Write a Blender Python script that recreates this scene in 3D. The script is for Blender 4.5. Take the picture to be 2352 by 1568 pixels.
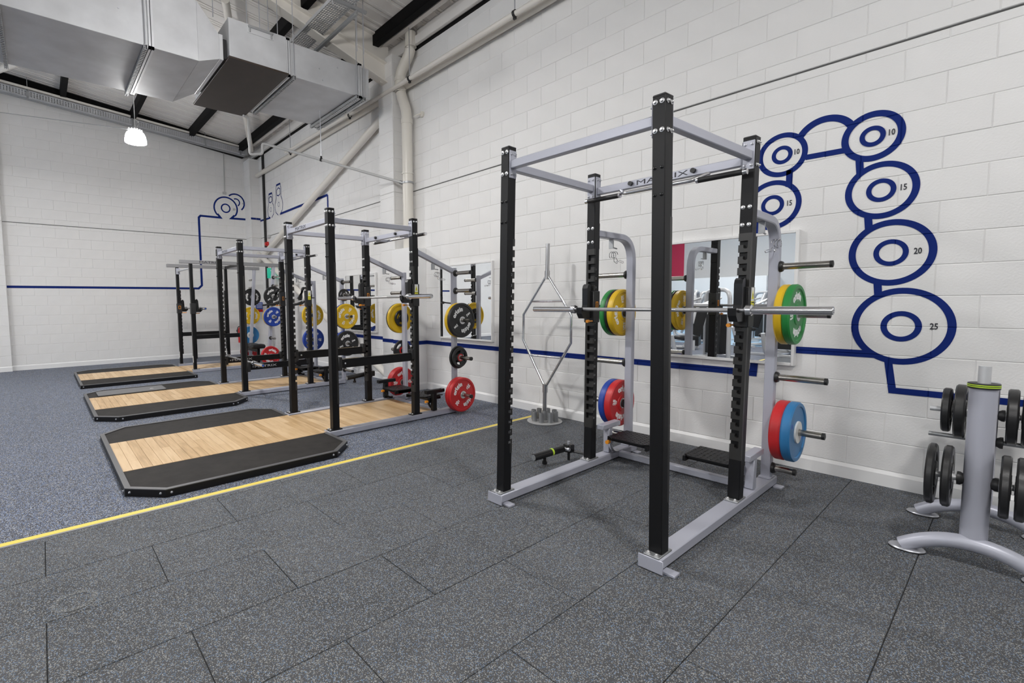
import bpy, bmesh, math, random
from mathutils import Vector, Matrix
R = math.radians
random.seed(7)
for _o in list(bpy.data.objects): bpy.data.objects.remove(_o)
SC = bpy.context.scene
COL = SC.collection

# ------------------------------------------------------------ camera
CAM = Vector((-4.9707, 0.0514, 1.4627))
cd = bpy.data.cameras.new('camera'); cam = bpy.data.objects.new('camera', cd); COL.objects.link(cam)
_r = Vector((0.76726415, -0.64125724, -0.0097404)); _u = Vector((0.05349272, 0.0488544, 0.99737244)); _f = Vector((0.63909644, 0.76576915, -0.07178682))
_m = Matrix((( _r.x, _u.x, -_f.x), (_r.y, _u.y, -_f.y), (_r.z, _u.z, -_f.z))).to_4x4()
_m.translation = CAM
cam.matrix_world = _m
cd.sensor_fit = 'HORIZONTAL'; cd.sensor_width = 36.0
cd.lens = 36.0 * 1106.12 / 2352.0
cd.shift_x = (1176 - 1020.71) / 2352.0
cd.shift_y = -(784 - 773.18) / 2352.0
cd.clip_start = 0.05; cd.clip_end = 100
SC.camera = cam

# ------------------------------------------------------------ world, exposure
w = bpy.data.worlds.new('world'); SC.world = w; w.use_nodes = True
w.node_tree.nodes['Background'].inputs[0].default_value = (0.75, 0.8, 0.9, 1)
w.node_tree.nodes['Background'].inputs[1].default_value = 0.6
SC.view_settings.view_transform = 'Standard'; SC.view_settings.look = 'None'
SC.view_settings.gamma = 1.0; SC.view_settings.use_curve_mapping = False
SC.view_settings.exposure = 1.35
LAMP_POWER = 55.0
try:
    SC.cycles.sample_clamp_indirect = 6.0
    SC.cycles.caustics_reflective = False; SC.cycles.caustics_refractive = False
    SC.cycles.diffuse_bounces = 6; SC.cycles.max_bounces = 10
except Exception: pass

# ------------------------------------------------------------ materials
def mat(name, col, rough=0.5, metal=0.0, emit=None, estr=0, spec=None, bump=None, var=None):
    """bump=(scale,strength); var=(scale,amount) slight value mottling"""
    m = bpy.data.materials.new(name); m.use_nodes = True
    nt = m.node_tree; b = nt.nodes['Principled BSDF']
    b.inputs['Base Color'].default_value = (*col, 1); b.inputs['Roughness'].default_value = rough; b.inputs['Metallic'].default_value = metal
    if spec is not None: b.inputs['Specular IOR Level'].default_value = spec
    if emit: b.inputs['Emission Color'].default_value = (*emit, 1); b.inputs['Emission Strength'].default_value = estr
    if bump or var:
        tc = nt.nodes.new('ShaderNodeTexCoord')
    if bump:
        n = nt.nodes.new('ShaderNodeTexNoise'); n.inputs['Scale'].default_value = bump[0]; n.inputs['Detail'].default_value = 4
        bp = nt.nodes.new('ShaderNodeBump'); bp.inputs['Strength'].default_value = bump[1]; bp.inputs['Distance'].default_value = 0.004
        nt.links.new(tc.outputs['Object'], n.inputs['Vector']); nt.links.new(n.outputs['Fac'], bp.inputs['Height']); nt.links.new(bp.outputs['Normal'], b.inputs['Normal'])
    if var:
        n2 = nt.nodes.new('ShaderNodeTexNoise'); n2.inputs['Scale'].default_value = var[0]; n2.inputs['Detail'].default_value = 5
        mr = nt.nodes.new('ShaderNodeMapRange'); mr.inputs[1].default_value = 0.3; mr.inputs[2].default_value = 0.7
        mr.inputs[3].default_value = 1 - var[1]; mr.inputs[4].default_value = 1 + var[1]
        mx = nt.nodes.new('ShaderNodeMix'); mx.data_type = 'RGBA'; mx.blend_type = 'MULTIPLY'; mx.inputs[0].default_value = 1
        mx.inputs[6].default_value = (*col, 1)
        nt.links.new(tc.outputs['Object'], n2.inputs['Vector']); nt.links.new(n2.outputs['Fac'], mr.inputs[0]); nt.links.new(mr.outputs[0], mx.inputs[7]); nt.links.new(mx.outputs[2], b.inputs['Base Color'])
    return m

def speckle(name, base, f1, f2, scale, amt1, amt2, rough=0.75, per=0.0, mott=0.12):
    """rubber crumb flooring: base colour with two kinds of small flecks"""
    m = bpy.data.materials.new(name); m.use_nodes = True; nt = m.node_tree; b = nt.nodes['Principled BSDF']
    b.inputs['Roughness'].default_value = rough; b.inputs['Specular IOR Level'].default_value = 0.4
    g = nt.nodes.new('ShaderNodeNewGeometry')
    v = nt.nodes.new('ShaderNodeTexVoronoi'); v.inputs['Scale'].default_value = scale; v.inputs['Randomness'].default_value = 1
    nt.links.new(g.outputs['Position'], v.inputs['Vector'])
    sp = nt.nodes.new('ShaderNodeSeparateColor'); nt.links.new(v.outputs['Color'], sp.inputs[0])
    def lt(sock, th):
        k = nt.nodes.new('ShaderNodeMath'); k.operation = 'LESS_THAN'; nt.links.new(sock, k.inputs[0]); k.inputs[1].default_value = th; return k.outputs[0]
    def mix(fac, a, c2):
        k = nt.nodes.new('ShaderNodeMix'); k.data_type = 'RGBA'
        nt.links.new(fac, k.inputs[0])
        if isinstance(a, tuple): k.inputs[6].default_value = (*a, 1)
        else: nt.links.new(a, k.inputs[6])
        k.inputs[7].default_value = (*c2, 1); return k.outputs[2]
    n = nt.nodes.new('ShaderNodeTexNoise'); n.inputs['Scale'].default_value = 3.1; n.inputs['Detail'].default_value = 6
    nt.links.new(g.outputs['Position'], n.inputs['Vector'])
    mr = nt.nodes.new('ShaderNodeMapRange'); mr.inputs[1].default_value = .3; mr.inputs[2].default_value = .7; mr.inputs[3].default_value = 1 - mott; mr.inputs[4].default_value = 1 + mott
    nt.links.new(n.outputs['Fac'], mr.inputs[0])
    mb = nt.nodes.new('ShaderNodeMix'); mb.data_type = 'RGBA'; mb.blend_type = 'MULTIPLY'; mb.inputs[0].default_value = 1
    mb.inputs[6].default_value = (*base, 1); nt.links.new(mr.outputs[0], mb.inputs[7])
    src = mb.outputs[2]
    if per:
        oi = nt.nodes.new('ShaderNodeObjectInfo'); m2 = nt.nodes.new('ShaderNodeMapRange'); m2.inputs[3].default_value = 1 - per; m2.inputs[4].default_value = 1 + per
        nt.links.new(oi.outputs['Random'], m2.inputs[0]); m3 = nt.nodes.new('ShaderNodeMix'); m3.data_type = 'RGBA'; m3.blend_type = 'MULTIPLY'; m3.inputs[0].default_value = 1
        nt.links.new(src, m3.inputs[6]); nt.links.new(m2.outputs[0], m3.inputs[7]); src = m3.outputs[2]
    c1 = mix(lt(sp.outputs[0], amt1), src, f1)
    c2 = mix(lt(sp.outputs[1], amt2), c1, f2)
    nt.links.new(c2, b.inputs['Base Color'])
    bp = nt.nodes.new('ShaderNodeBump'); bp.inputs['Strength'].default_value = .25; bp.inputs['Distance'].default_value = .002
    nt.links.new(v.outputs['Distance'], bp.inputs['Height']); nt.links.new(bp.outputs['Normal'], b.inputs['Normal'])
    return m

def wood(name):
    m = bpy.data.materials.new(name); m.use_nodes = True; nt = m.node_tree; b = nt.nodes['Principled BSDF']
    b.inputs['Roughness'].default_value = .38
    oi = nt.nodes.new('ShaderNodeObjectInfo'); g = nt.nodes.new('ShaderNodeNewGeometry')
    mp = nt.nodes.new('ShaderNodeMapping'); mp.inputs['Scale'].default_value = (40, 3, 3)
    nt.links.new(g.outputs['Position'], mp.inputs['Vector'])
    n = nt.nodes.new('ShaderNodeTexNoise'); n.inputs['Scale'].default_value = 1.0; n.inputs['Detail'].default_value = 5
    nt.links.new(mp.outputs[0], n.inputs['Vector'])
    a = nt.nodes.new('ShaderNodeMath'); a.operation = 'MULTIPLY_ADD'; nt.links.new(oi.outputs['Random'], a.inputs[0]); a.inputs[1].default_value = .5
    nt.links.new(n.outputs['Fac'], a.inputs[2])
    cr = nt.nodes.new('ShaderNodeValToRGB'); e = cr.color_ramp.elements
    e[0].position = .3; e[0].color = (.44, .275, .125, 1); e[1].position = 1.1; e[1].color = (.74, .53, .31, 1)
    k = e.new(.62); k.color = (.62, .415, .215, 1)
    nt.links.new(a.outputs[0], cr.inputs[0]); nt.links.new(cr.outputs[0], b.inputs['Base Color'])
    return m

M = {}
M['wall'] = mat('white_block_paint', (.80, .795, .79), .55, bump=(70, .40), var=(2.2, .03))
M['joint'] = mat('joint_paint', (.66, .655, .65), .7)
M['mural'] = mat('blue_mural_paint', (.003, .019, .165), .7, spec=.2, bump=(60, .15))
M['skirt'] = mat('white_skirting', (.84, .84, .84), .4)
M['black'] = mat('black_powder_coat', (.006, .006, .007), .40, spec=.28, bump=(300, .06))
M['slotblack'] = mat('worn_black_slots', (.024, .023, .022), .34, bump=(300, .06))
M['beamgrey'] = mat('grey_beam', (.26, .26, .27), .4, metal=.15)
M['lip'] = mat('worn_steel_lip', (.13, .13, .135), .42, metal=.3)
M['blackgloss'] = mat('black_gloss', (.01, .01, .011), .22)
M['blackplastic'] = mat('black_plastic', (.015, .015, .016), .45)
M['silver'] = mat('silver_powder_coat', (.44, .45, .52), .36, metal=.15, bump=(400, .04))
M['zinc'] = mat('zinc_plate', (.55, .56, .60), .35, metal=.7)
M['bolt'] = mat('bolt_steel', (.75, .75, .76), .3, metal=.8)
M['chrome'] = mat('chrome', (.72, .72, .74), .16, metal=1.0)
M['steel'] = mat('satin_steel', (.50, .50, .51), .28, metal=1.0)
M['worn'] = mat('worn_horn_steel', (.42, .40, .37), .25, metal=1.0)
M['knurl'] = mat('knurled_steel', (.42, .42, .43), .5, metal=.9, bump=(900, .5))
M['galv'] = mat('galvanised_sheet', (.55, .56, .58), .55, metal=.35, var=(3, .10), bump=(4, .25))
M['galvd'] = mat('galvanised_strut', (.40, .41, .42), .45, metal=.7)
M['brown'] = mat('brown_unit_base', (.030, .019, .014), .5, var=(4, .15))
M['offwhite'] = mat('cream_paint', (.76, .73, .68), .4)
M['pvc'] = mat('grey_pvc', (.50, .50, .50), .4)
M['cream'] = mat('cream_pvc', (.72, .69, .63), .35)
M['deck'] = mat('roof_liner', (.76, .74, .72), .5, var=(1.5, .05))
M['purlin'] = mat('dark_purlin', (.004, .004, .0045), .6, spec=.1)
M['mirror'] = mat('mirror_glass', (.93, .94, .94), .0, metal=1.0)
M['yellowline'] = mat('yellow_strip', (.86, .68, .12), .5, var=(6, .05))
M['greyedge'] = mat('grey_edge_trim', (.30, .30, .31), .5)
M['wood'] = wood('maple_planks')
M['matrub'] = mat('platform_rubber', (.021, .0185, .017), .7, spec=.3, bump=(160, .4), var=(9, .3))
M['tile'] = speckle('tile_rubber', (.068, .069, .073), (.30, .30, .29), (.15, .22, .33), 300, .17, .09, mott=.18, per=.10)
M['roll'] = speckle('rolled_rubber', (.062, .066, .080), (.44, .44, .44), (.19, .27, .46), 230, .20, .17, mott=.10)
M['bluefloor'] = mat('blue_studio_floor', (.30, .50, .70), .5)
M['scuff'] = speckle('chalk_scuff', (.095, .096, .098), (.32, .32, .31), (.17, .24, .33), 300, .20, .09)
M['crack'] = mat('open_bed_joint', (.10, .10, .10), .9)
M['gap'] = mat('tile_gap', (.03, .03, .03), .9)
M['orange'] = mat('orange_plastic', (.90, .33, .02), .4)
M['white'] = mat('white_print', (.88, .88, .88), .5)
M['red'] = mat('red_bumper', (.56, .018, .022), .42)
M['blue'] = mat('blue_bumper', (.012, .055, .36), .42)
M['ltblue'] = mat('light_blue_bumper', (.03, .19, .43), .42)
M['yellow'] = mat('yellow_bumper', (.72, .46, .012), .42)
M['green'] = mat('green_bumper', (.02, .24, .05), .42)
M['blackrub'] = mat('black_bumper', (.015, .015, .016), .42)
M['rubber'] = mat('black_grip_rubber', (.017, .017, .018), .32, bump=(120, .1))
M['hub'] = mat('hub_steel', (.66, .66, .67), .3, metal=.7)
M['label'] = mat('yellow_label', (.78, .74, .05), .5)
M['labelw'] = mat('white_label', (.82, .82, .80), .5)
M['lampglow'] = mat('lamp_dome', (1, 1, 1), .4, emit=(1, .985, .965), estr=LAMP_POWER * .85)
M['lampdisc'] = mat('lamp_diffuser', (1, 1, 1), .4, emit=(1, .985, .965), estr=LAMP_POWER * 2.5)
M['stripglow'] = mat('strip_light', (1, 1, 1), .4, emit=(1, .98, .95), estr=14)
M['exit'] = mat('exit_green', (.02, .42, .27), .5, emit=(.03, .6, .4), estr=.12)
M['redp'] = mat('red_plastic', (.60, .02, .02), .35)
M['wallred'] = mat('red_wall_panel', (.58, .03, .09), .5)
M['greypad'] = mat('grey_matting', (.16, .16, .165), .6)
M['ltgrey'] = mat('light_grey_metal', (.62, .63, .65), .35, metal=.3)
M['ink'] = mat('dark_print', (.02, .02, .03), .5)
M['bluecap'] = mat('blue_end_cap', (.03, .12, .55), .4)
M['lime'] = mat('lime_band', (.50, .72, .05), .4)
M['sand'] = mat('plain_render', (.74, .74, .74), .6)

# ------------------------------------------------------------ mesh helpers
class MB:
    def __init__(s): s.v = []; s.f = []
    def add(s, vs, fs):
        o = len(s.v); s.v += [tuple(p) for p in vs]; s.f += [tuple(i + o for i in q) for q in fs]; return s
    def box(s, x0, x1, y0, y1, z0, z1, c=0.0):
        x0, x1 = min(x0, x1), max(x0, x1); y0, y1 = min(y0, y1), max(y0, y1); z0, z1 = min(z0, z1), max(z0, z1)
        if c <= 0:
            v = [(x, y, z) for x in (x0, x1) for y in (y0, y1) for z in (z0, z1)]
            return s.add(v, [(0, 1, 3, 2), (4, 6, 7, 5), (0, 4, 5, 1), (2, 3, 7, 6), (0, 2, 6, 4), (1, 5, 7, 3)])
        X, Y, Z = (x0, x1), (y0, y1), (z0, z1); v = []; ix = {}
        for i in (0, 1):
            for j in (0, 1):
                for k in (0, 1):
                    sx, sy, sz = (1 - 2 * i) * c, (1 - 2 * j) * c, (1 - 2 * k) * c
                    ix[i, j, k] = len(v)
                    v += [(X[i], Y[j] + sy, Z[k] + sz), (X[i] + sx, Y[j], Z[k] + sz), (X[i] + sx, Y[j] + sy, Z[k])]
        f = []
        q = [(0, 0), (1, 0), (1, 1), (0, 1)]
        for i in (0, 1):
            f.append([ix[i, a, b] for a, b in q][::(-1 if i == 0 else 1)])
            f.append([ix[a, i, b] + 1 for a, b in q][::(1 if i == 0 else -1)])
            f.append([ix[a, b, i] + 2 for a, b in q][::(-1 if i == 0 else 1)])
        for a in (0, 1):
            for b in (0, 1):
                e = 1 if (a ^ b) else -1
                f.append([ix[a, b, 0], ix[a, b, 1], ix[a, b, 1] + 1, ix[a, b, 0] + 1][::e])
                f.append([ix[a, 0, b], ix[a, 0, b] + 2, ix[a, 1, b] + 2, ix[a, 1, b]][::e])
                f.append([ix[0, a, b] + 1, ix[1, a, b] + 1, ix[1, a, b] + 2, ix[0, a, b] + 2][::e])
        for (i, j, k), n in ix.items(): f.append([n, n + 1, n + 2] if (i + j + k) % 2 else [n, n + 2, n + 1])
        return s.add(v, f)
    def cyl(s, p0, p1, r0, r1=None, n=16, caps=True):
        p0, p1 = Vector(p0), Vector(p1); r1 = r0 if r1 is None else r1
        d = (p1 - p0).normalized(); a = Vector((0, 0, 1)) if abs(d.z) < .9 else Vector((1, 0, 0))
        e1 = d.cross(a).normalized(); e2 = d.cross(e1)
        v = []
        for p, r in ((p0, r0), (p1, r1)):
            for i in range(n):
                t = 2 * math.pi * i / n; v.append(p + (e1 * math.cos(t) + e2 * math.sin(t)) * r)
        f = [(i, (i + 1) % n, n + (i + 1) % n, n + i) for i in range(n)]
        if caps: f += [tuple(range(n))[::-1], tuple(range(n, 2 * n))]
        return s.add(v, f)
    def sweep(s, path, prof, closed=False, up=(0, 0, 1)):
        """sweep a 2D profile (a,b) along path with mitred joints"""
        P = [Vector(p) for p in path]; n = len(prof); v = []; L = len(P)
        up = Vector(up); prev = None
        for i, p in enumerate(P):
            if closed: d0 = (p - P[i - 1]).normalized(); d1 = (P[(i + 1) % L] - p).normalized()
            else:
                d0 = (p - P[i - 1]).normalized() if i else (P[1] - p).normalized()
                d1 = (P[i + 1] - p).normalized() if i < L - 1 else d0
            t = (d0 + d1).normalized()
            if t.length < .1: t = d0
            sc = 1 / max(.35, math.sqrt(max(.1, (1 + d0.dot(d1)) / 2)))
            b = up if abs(t.dot(up)) < .97 else (prev if prev else Vector((1, 0, 0)))
            e1 = t.cross(b).normalized(); e2 = e1.cross(t).normalized(); prev = e2
            bend = (d1 - d0)
            for a, c in prof:
                o = e1 * a + e2 * c
                if bend.length > 1e-4:
                    bn = bend.normalized(); o = o + bn * (o.dot(bn)) * (sc - 1)
                v.append(p + o)
        f = []
        for i in range(L if closed else L - 1):
            j = (i + 1) % L
            for k in range(n):
                k2 = (k + 1) % n; f.append((i * n + k, i * n + k2, j * n + k2, j * n + k))
        if not closed: f += [tuple(range(n))[::-1], tuple(range((L - 1) * n, L * n))]
        return s.add(v, f)
    def tube(s, path, r, n=10, closed=False, up=(0, 0, 1)):
        return s.sweep(path, [(r * math.cos(2 * math.pi * i / n), r * math.sin(2 * math.pi * i / n)) for i in range(n)], closed, up)
    def bar(s, path, w, h, c=.006, up=(0, 0, 1)):
        a, b = w / 2, h / 2
        return s.sweep(path, [(-a + c, -b), (a - c, -b), (a, -b + c), (a, b - c), (a - c, b), (-a + c, b), (-a, b - c), (-a, -b + c)], up=up)
    def prism(s, poly, fn0, fn1):
        """poly: 2D points; fn0/fn1 map (a,b) to 3D for the two caps"""
        n = len(poly); v = [fn0(*p) for p in poly] + [fn1(*p) for p in poly]
        f = [tuple(range(n))[::-1], tuple(range(n, 2 * n))] + [(i, (i + 1) % n, n + (i + 1) % n, n + i) for i in range(n)]
        return s.add(v, f)
    def lathe(s, prof, c, axis='y', n=32):
        """prof: list of (r, t) along axis"""
        c = Vector(c); v = []; ax = {'x': (1, 2, 0), 'y': (0, 2, 1), 'z': (0, 1, 2)}[axis]
        for r, t in prof:
            for i in range(n):
                a = 2 * math.pi * i / n; p = [0, 0, 0]; p[ax[0]] = r * math.cos(a); p[ax[1]] = r * math.sin(a); p[ax[2]] = t; v.append(c + Vector(p))
        f = []
        for k in range(len(prof) - 1):
            for i in range(n):
                j = (i + 1) % n; f.append((k * n + i, k * n + j, (k + 1) * n + j, (k + 1) * n + i))
        return s.add(v, f)
    def mesh(s, name, m, smooth=True, ang=38):
        me = bpy.data.meshes.new(name); me.from_pydata(s.v, [], s.f)
        bm = bmesh.new(); bm.from_mesh(me); bmesh.ops.recalc_face_normals(bm, faces=bm.faces); bm.to_mesh(me); bm.free()
        if smooth:
            me.polygons.foreach_set('use_smooth', [True] * len(me.polygons)); me.set_sharp_from_angle(angle=R(ang))
        if m is not None: me.materials.append(M[m] if isinstance(m, str) else m)
        return me
    def build(s, name, m, parent=None, loc=None, smooth=True, ang=38):
        return link(name, s.mesh(name, m, smooth, ang), parent, loc)

def link(name, me, parent=None, loc=None, rot=None):
    o = bpy.data.objects.new(name, me); COL.objects.link(o)
    if loc is not None: o.location = loc
    if rot is not None: o.rotation_euler = rot
    if parent is not None: o.parent = parent
    return o
def tag(o, label=None, cat=None, group=None, kind=None):
    if label: o['label'] = label
    if cat: o['category'] = cat
    if group: o['group'] = group
    if kind: o['kind'] = kind
    return o
def thing(name, label, cat, loc=(0, 0, 0), group=None):
    o = bpy.data.objects.new(name, None); COL.objects.link(o); o.location = loc; o.empty_display_size = .1
    return tag(o, label, cat, group)
_tc = {}
def text_geo(txt, size, bold=0.0, ext=.0008):
    key = (txt, size, bold, ext)
    if key in _tc: return _tc[key]
    cu = bpy.data.curves.new('txt', 'FONT'); cu.body = txt; cu.size = size; cu.extrude = ext; cu.offset = bold; cu.align_x = 'CENTER'; cu.align_y = 'CENTER'; cu.resolution_u = 2
    o = bpy.data.objects.new('txt', cu); COL.objects.link(o); bpy.context.view_layer.update()
    me = o.to_mesh(); v = [tuple(p.co) for p in me.vertices]; f = [tuple(p.vertices) for p in me.polygons]; o.to_mesh_clear()
    bpy.data.objects.remove(o); bpy.data.curves.remove(cu)
    _tc[key] = (v, f); return v, f
def put_text(mb, txt, size, fn, bold=0.0, ext=.0008):
    v, f = text_geo(txt, size, bold, ext); mb.add([fn(*p) for p in v], f); return mb
def onx(X, Y, Z): return lambda a, b, c: (X - c, Y - a, Z + b)     # on a face looking to -X
def ony(X, Y, Z): return lambda a, b, c: (X + a, Y - c, Z + b)     # on a face looking to -Y
def arc_pts(cx, cy, r, a0, a1, n): return [(cx + r * math.cos(R(a0 + (a1 - a0) * i / n)), cy + r * math.sin(R(a0 + (a1 - a0) * i / n))) for i in range(n + 1)]

# ============================================================ SETTING
YB, XL, YF = 14.678, -24.0, -9.0        # back wall, far left wall, wall behind the camera
Z0, SL = 5.90, .118                      # roof at the eaves, slope
def zroof(x): return Z0 + SL * (-x if x > -12 else 24 + x)

# ---- floor
fl = MB(); fl.box(XL, 0, 4.02, YB, -.05, 0); fl = fl.build('floor', 'roll', smooth=False); tag(fl, 'grey blue speckled rubber floor with square tiles in front', 'floor', kind='structure')
s = MB(); s.box(XL, 0, YF, 3.945, -.05, -.006); s.build('tile_bed', 'gap', fl, smooth=False)
s = MB(); s.box(XL, -9.02, YF, 3.945, -.006, 0); s.build('rubber_sheet', 'tile', fl, smooth=False)
s = MB(); s.box(-9.02, 0, YF, -1.655, -.006, 0); s.build('rubber_sheet', 'tile', fl, smooth=False)
tm = {}
def tile_mesh(wd, dp):
    k = (round(wd, 3), round(dp, 3))
    if k not in tm: tm[k] = MB().box(0, wd, 0, dp, -.007, 0, .002).mesh('tile', 'tile', smooth=False)
    return tm[k]
for n in range(-4, 8):
    y0 = .36 + .5035 * n; y1 = y0 + .5035
    if n == 7: y1 = 3.943
    off = -.02 if n % 2 == 1 else -.52
    # rows n=1,3.. joints at x = -2.53 (.5 phase); n=0,2.. at -2.03
    off = -.53 if n % 2 else -.03
    edges = [0.0] + [off - k for k in range(0, 10) if off - k > -9.0] + [-9.02]
    edges = sorted(set(edges))
    for a, b in zip(edges[:-1], edges[1:]):
        if b - a < .02: continue
        g = .0045 * (0.6 + .8 * random.random())
        link('tile', tile_mesh(b - a - .004, y1 - y0 - .004), fl, (a + .002, y0 + .002, random.uniform(-.0012, .0008)))
s = MB(); s.lathe([(.066, .0009), (.072, .0013), (.090, .0013), (.096, .0009)], (-4.92, 3.0, 0), 'z', 48); s.build('chalk_ring', 'scuff', fl, smooth=False)
s = MB(); s.box(-9, -.02, 3.965, 4.018, -.01, .004, .0015); s.build('yellow_strip', 'yellowline', fl)
s = MB(); s.box(-9, -.02, 3.945, 3.965, -.01, .003, .001); s.build('edge_trim', 'greyedge', fl)
s = MB(); s.box(XL, -12, 4.5, 14.6, 0, .004); s.build('studio_floor', 'bluefloor', fl, smooth=False)

# ---- block walls
CH = .225
def zrow(j): return .122 + CH * j
ROWS = [(zrow(j), zrow(j + 1), j) for j in range(14)] + [(3.272, 3.340, 14), (3.352, 3.47, 15)] + [(3.47 + CH * k, 3.47 + CH * (k + 1), 16 + k) for k in range(13)]
bmesh_cache = {}
def block_geo(L, H):                     # local: length along a, height b, face at depth 0, body behind (+d)
    c = .0055
    v = [(0, 0, .030), (L, 0, .030), (L, H, .030), (0, H, .030), (0, 0, c), (L, 0, c), (L, H, c), (0, H, c), (c, c, 0), (L - c, c, 0), (L - c, H - c, 0), (c, H - c, 0)]
    f = [(8, 9, 10, 11)] + [(4 + i, 4 + (i + 1) % 4, 8 + (i + 1) % 4, 8 + i) for i in range(4)] + [(i, (i + 1) % 4, 4 + (i + 1) % 4, 4 + i) for i in range(4)]
    return v, f
def proj_area(p, q):                     # rough size in the picture
    c = (p + q) / 2; d = c - CAM; z = d.dot(_f)
    if z < .3: return 0
    x = 1020.7 + 1106 * d.dot(_r) / z; y = 773.2 - 1106 * d.dot(_u) / z
    if x < -60 or x > 2420 or y < -40 or y > 1600: return 0
    return 1 / (z * z)
def block_wall(parent, tf, a0, a1, phase, ztop, lim=300, stepcols=None):
    """tf(a,b,d)->world; a along wall"""
    L = []
    for z0, z1, j in ROWS:
        if z0 > ztop - .05: continue
        z1 = min(z1, ztop)
        ph = phase + (0 if j % 2 else .225)
        k0 = math.floor((a0 - ph) / .45)
        a = ph + k0 * .45
        while a < a1:
            p, q = max(a, a0), min(a + .45, a1)
            if q - p > .03: L.append((p, q, z0, z1))
            a += .45
    def area(t): return proj_area(Vector(tf(t[0], t[2], 0)), Vector(tf(t[1], t[3], 0)))
    L = sorted(((area(t), t) for t in L), key=lambda x: -x[0])
    rest = MB()
    for i, (ar, (p, q, z0, z1)) in enumerate(L):
        k = (round(q - p, 3), round(z1 - z0, 3)); v, f = block_geo(*k); dj = random.uniform(-.0012, .0012)
        if i < lim and ar > 0:
            ck = (id(tf), k)
            if ck not in bmesh_cache:
                o = Vector(tf(0, 0, 0)); bmesh_cache[ck] = MB().add([Vector(tf(*x)) - o for x in v], f).mesh('block', 'wall', smooth=False)
            link('block', bmesh_cache[ck], parent, Vector(tf(p, z0, dj)))
        else:
            rest.add([tf(p + x[0], z0 + x[1], x[2] + dj) for x in v], f)
    if rest.v: tag(rest.build('block_courses', 'wall', parent, smooth=False), kind='stuff')

wr = MB(); wr.box(.0085, .3, YF, YB + .3, -.1, 6.0); wr = wr.build('wall_right', 'joint', smooth=False)
tag(wr, 'white painted blockwork wall with blue mural on the right', 'wall', kind='structure')
tfr = lambda a, b, d: (d, a, b)
block_wall(wr, tfr, -1.5, 14.2, 1.138, 5.62)
s = MB(); s.box(-.004, .01, YF, -1.5, .12, 5.62); s.build('plain_wall_end', 'wall', wr, smooth=False)
s = MB(); s.box(-.0005, .012, -1.5, 14.2, 3.340, 3.350); s.build('open_joint', 'crack', wr, smooth=False)
wb = MB(); wb.box(XL, .3, YB + .0085, YB + .3, -.1, 8.0); wb = wb.build('wall_back', 'joint', smooth=False)
tag(wb, 'white painted blockwork end wall behind the racks', 'wall', kind='structure')
tfb = lambda a, b, d: (a, YB + d, b)
block_wall(wb, tfb, -7.6, -.0, -5.075, 6.45)
s = MB(); s.box(-7.6, 0, YB - .0005, YB + .012, 3.340, 3.350); s.build('open_joint', 'crack', wb, smooth=False)
s = MB(); s.box(XL, -7.6, YB - .004, YB + .01, .12, 8.0); s.build('plain_wall_end', 'wall', wb, smooth=False)
wl = MB(); wl.box(XL - .3, XL, YF, YB, -.1, 8.0); tag(wl.build('wall_left', 'sand', smooth=False), 'plain white wall across the gym', 'wall', kind='structure')
wf = MB(); wf.box(XL, .3, YF - .3, YF, -.1, 8.0); tag(wf.build('wall_front', 'sand', smooth=False), 'plain white wall behind the camera', 'wall', kind='structure')

# pilasters with block courses
def pilaster(name, label, x0, x1, y0, y1, ztop, faces):
    p = MB(); p.box(x0 + .008, x1, y0 + .008, y1, 0, ztop); p = p.build(name, 'joint', smooth=False); tag(p, label, 'pilaster', kind='structure')
    for z0, z1, j in ROWS:
        if z0 > ztop - .05: continue
        z1 = min(z1, ztop)
        b = MB()
        v, f = block_geo(y1 - y0, z1 - z0); b.add([(x0 + d, y0 + a, z0 + h) for a, h, d in v], f)
        v, f = block_geo(x1 - x0 - .031, z1 - z0); b.add([(x0 + .031 + a, y0 + d, z0 + h) for a, h, d in v], f)
        b.build('block', 'wall', p, smooth=False)
    return p
pilaster('trim_1', 'white block pilaster beside the cream downpipe', -.25, .01, 7.02, 7.45, 5.62, 0)
pilaster('trim_2', 'white block pilaster in the far room corner', -.27, .01, 14.2, YB + .01, 5.55, 0)
pilaster('trim_3', 'white block pilaster at the left end of the back wall', -5.98, -5.54, YB - .10, YB + .02, 6.3, 0)
# boxed casing round the foot of the downpipe
s = MB(); s.box(-.31, -.0, 6.465, 7.02, 0, 2.36, .004); tag(s.build('trim_4', 'skirt'), 'white boxed casing around the downpipe foot', 'boxing', kind='structure')

# skirting boards: white coved plinth
def skirting(name, label, segs):
    prof = [(0, 0), (.022, 0), (.022, .095), (.004, .122), (0, .122)]
    m = MB()
    for p0, p1, nrm in segs:
        p0, p1, nr = Vector(p0), Vector(p1), Vector(nrm)
        m.prism(prof, lambda a, b: p0 + nr * a + Vector((0, 0, b)), lambda a, b: p1 + nr * a + Vector((0, 0, b)))
    tag(m.build(name, 'skirt', smooth=False), label, 'skirting', kind='structure')
skirting('baseboard_right', 'white skirting along the right wall', [((.005, YF, 0), (.005, 6.465, 0), (-1, 0, 0)), ((.005, 7.45, 0), (.005, 14.2, 0), (-1, 0, 0)), ((-.31, 6.465, 0), (0, 6.465, 0), (0, -1, 0)), ((-.31, 6.465, 0), (-.31, 7.02, 0), (-1, 0, 0)), ((-.25, 7.02, 0), (-.25, 7.45, 0), (-1, 0, 0))])
skirting('baseboard_back', 'white skirting along the back wall', [((XL, YB + .005, 0), (-.27, YB + .005, 0), (0, -1, 0)), ((-.27, 14.2, 0), (0, 14.2, 0), (0, -1, 0)), ((-5.98, YB - .1, 0), (-5.54, YB - .1, 0), (0, -1, 0))])

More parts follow.
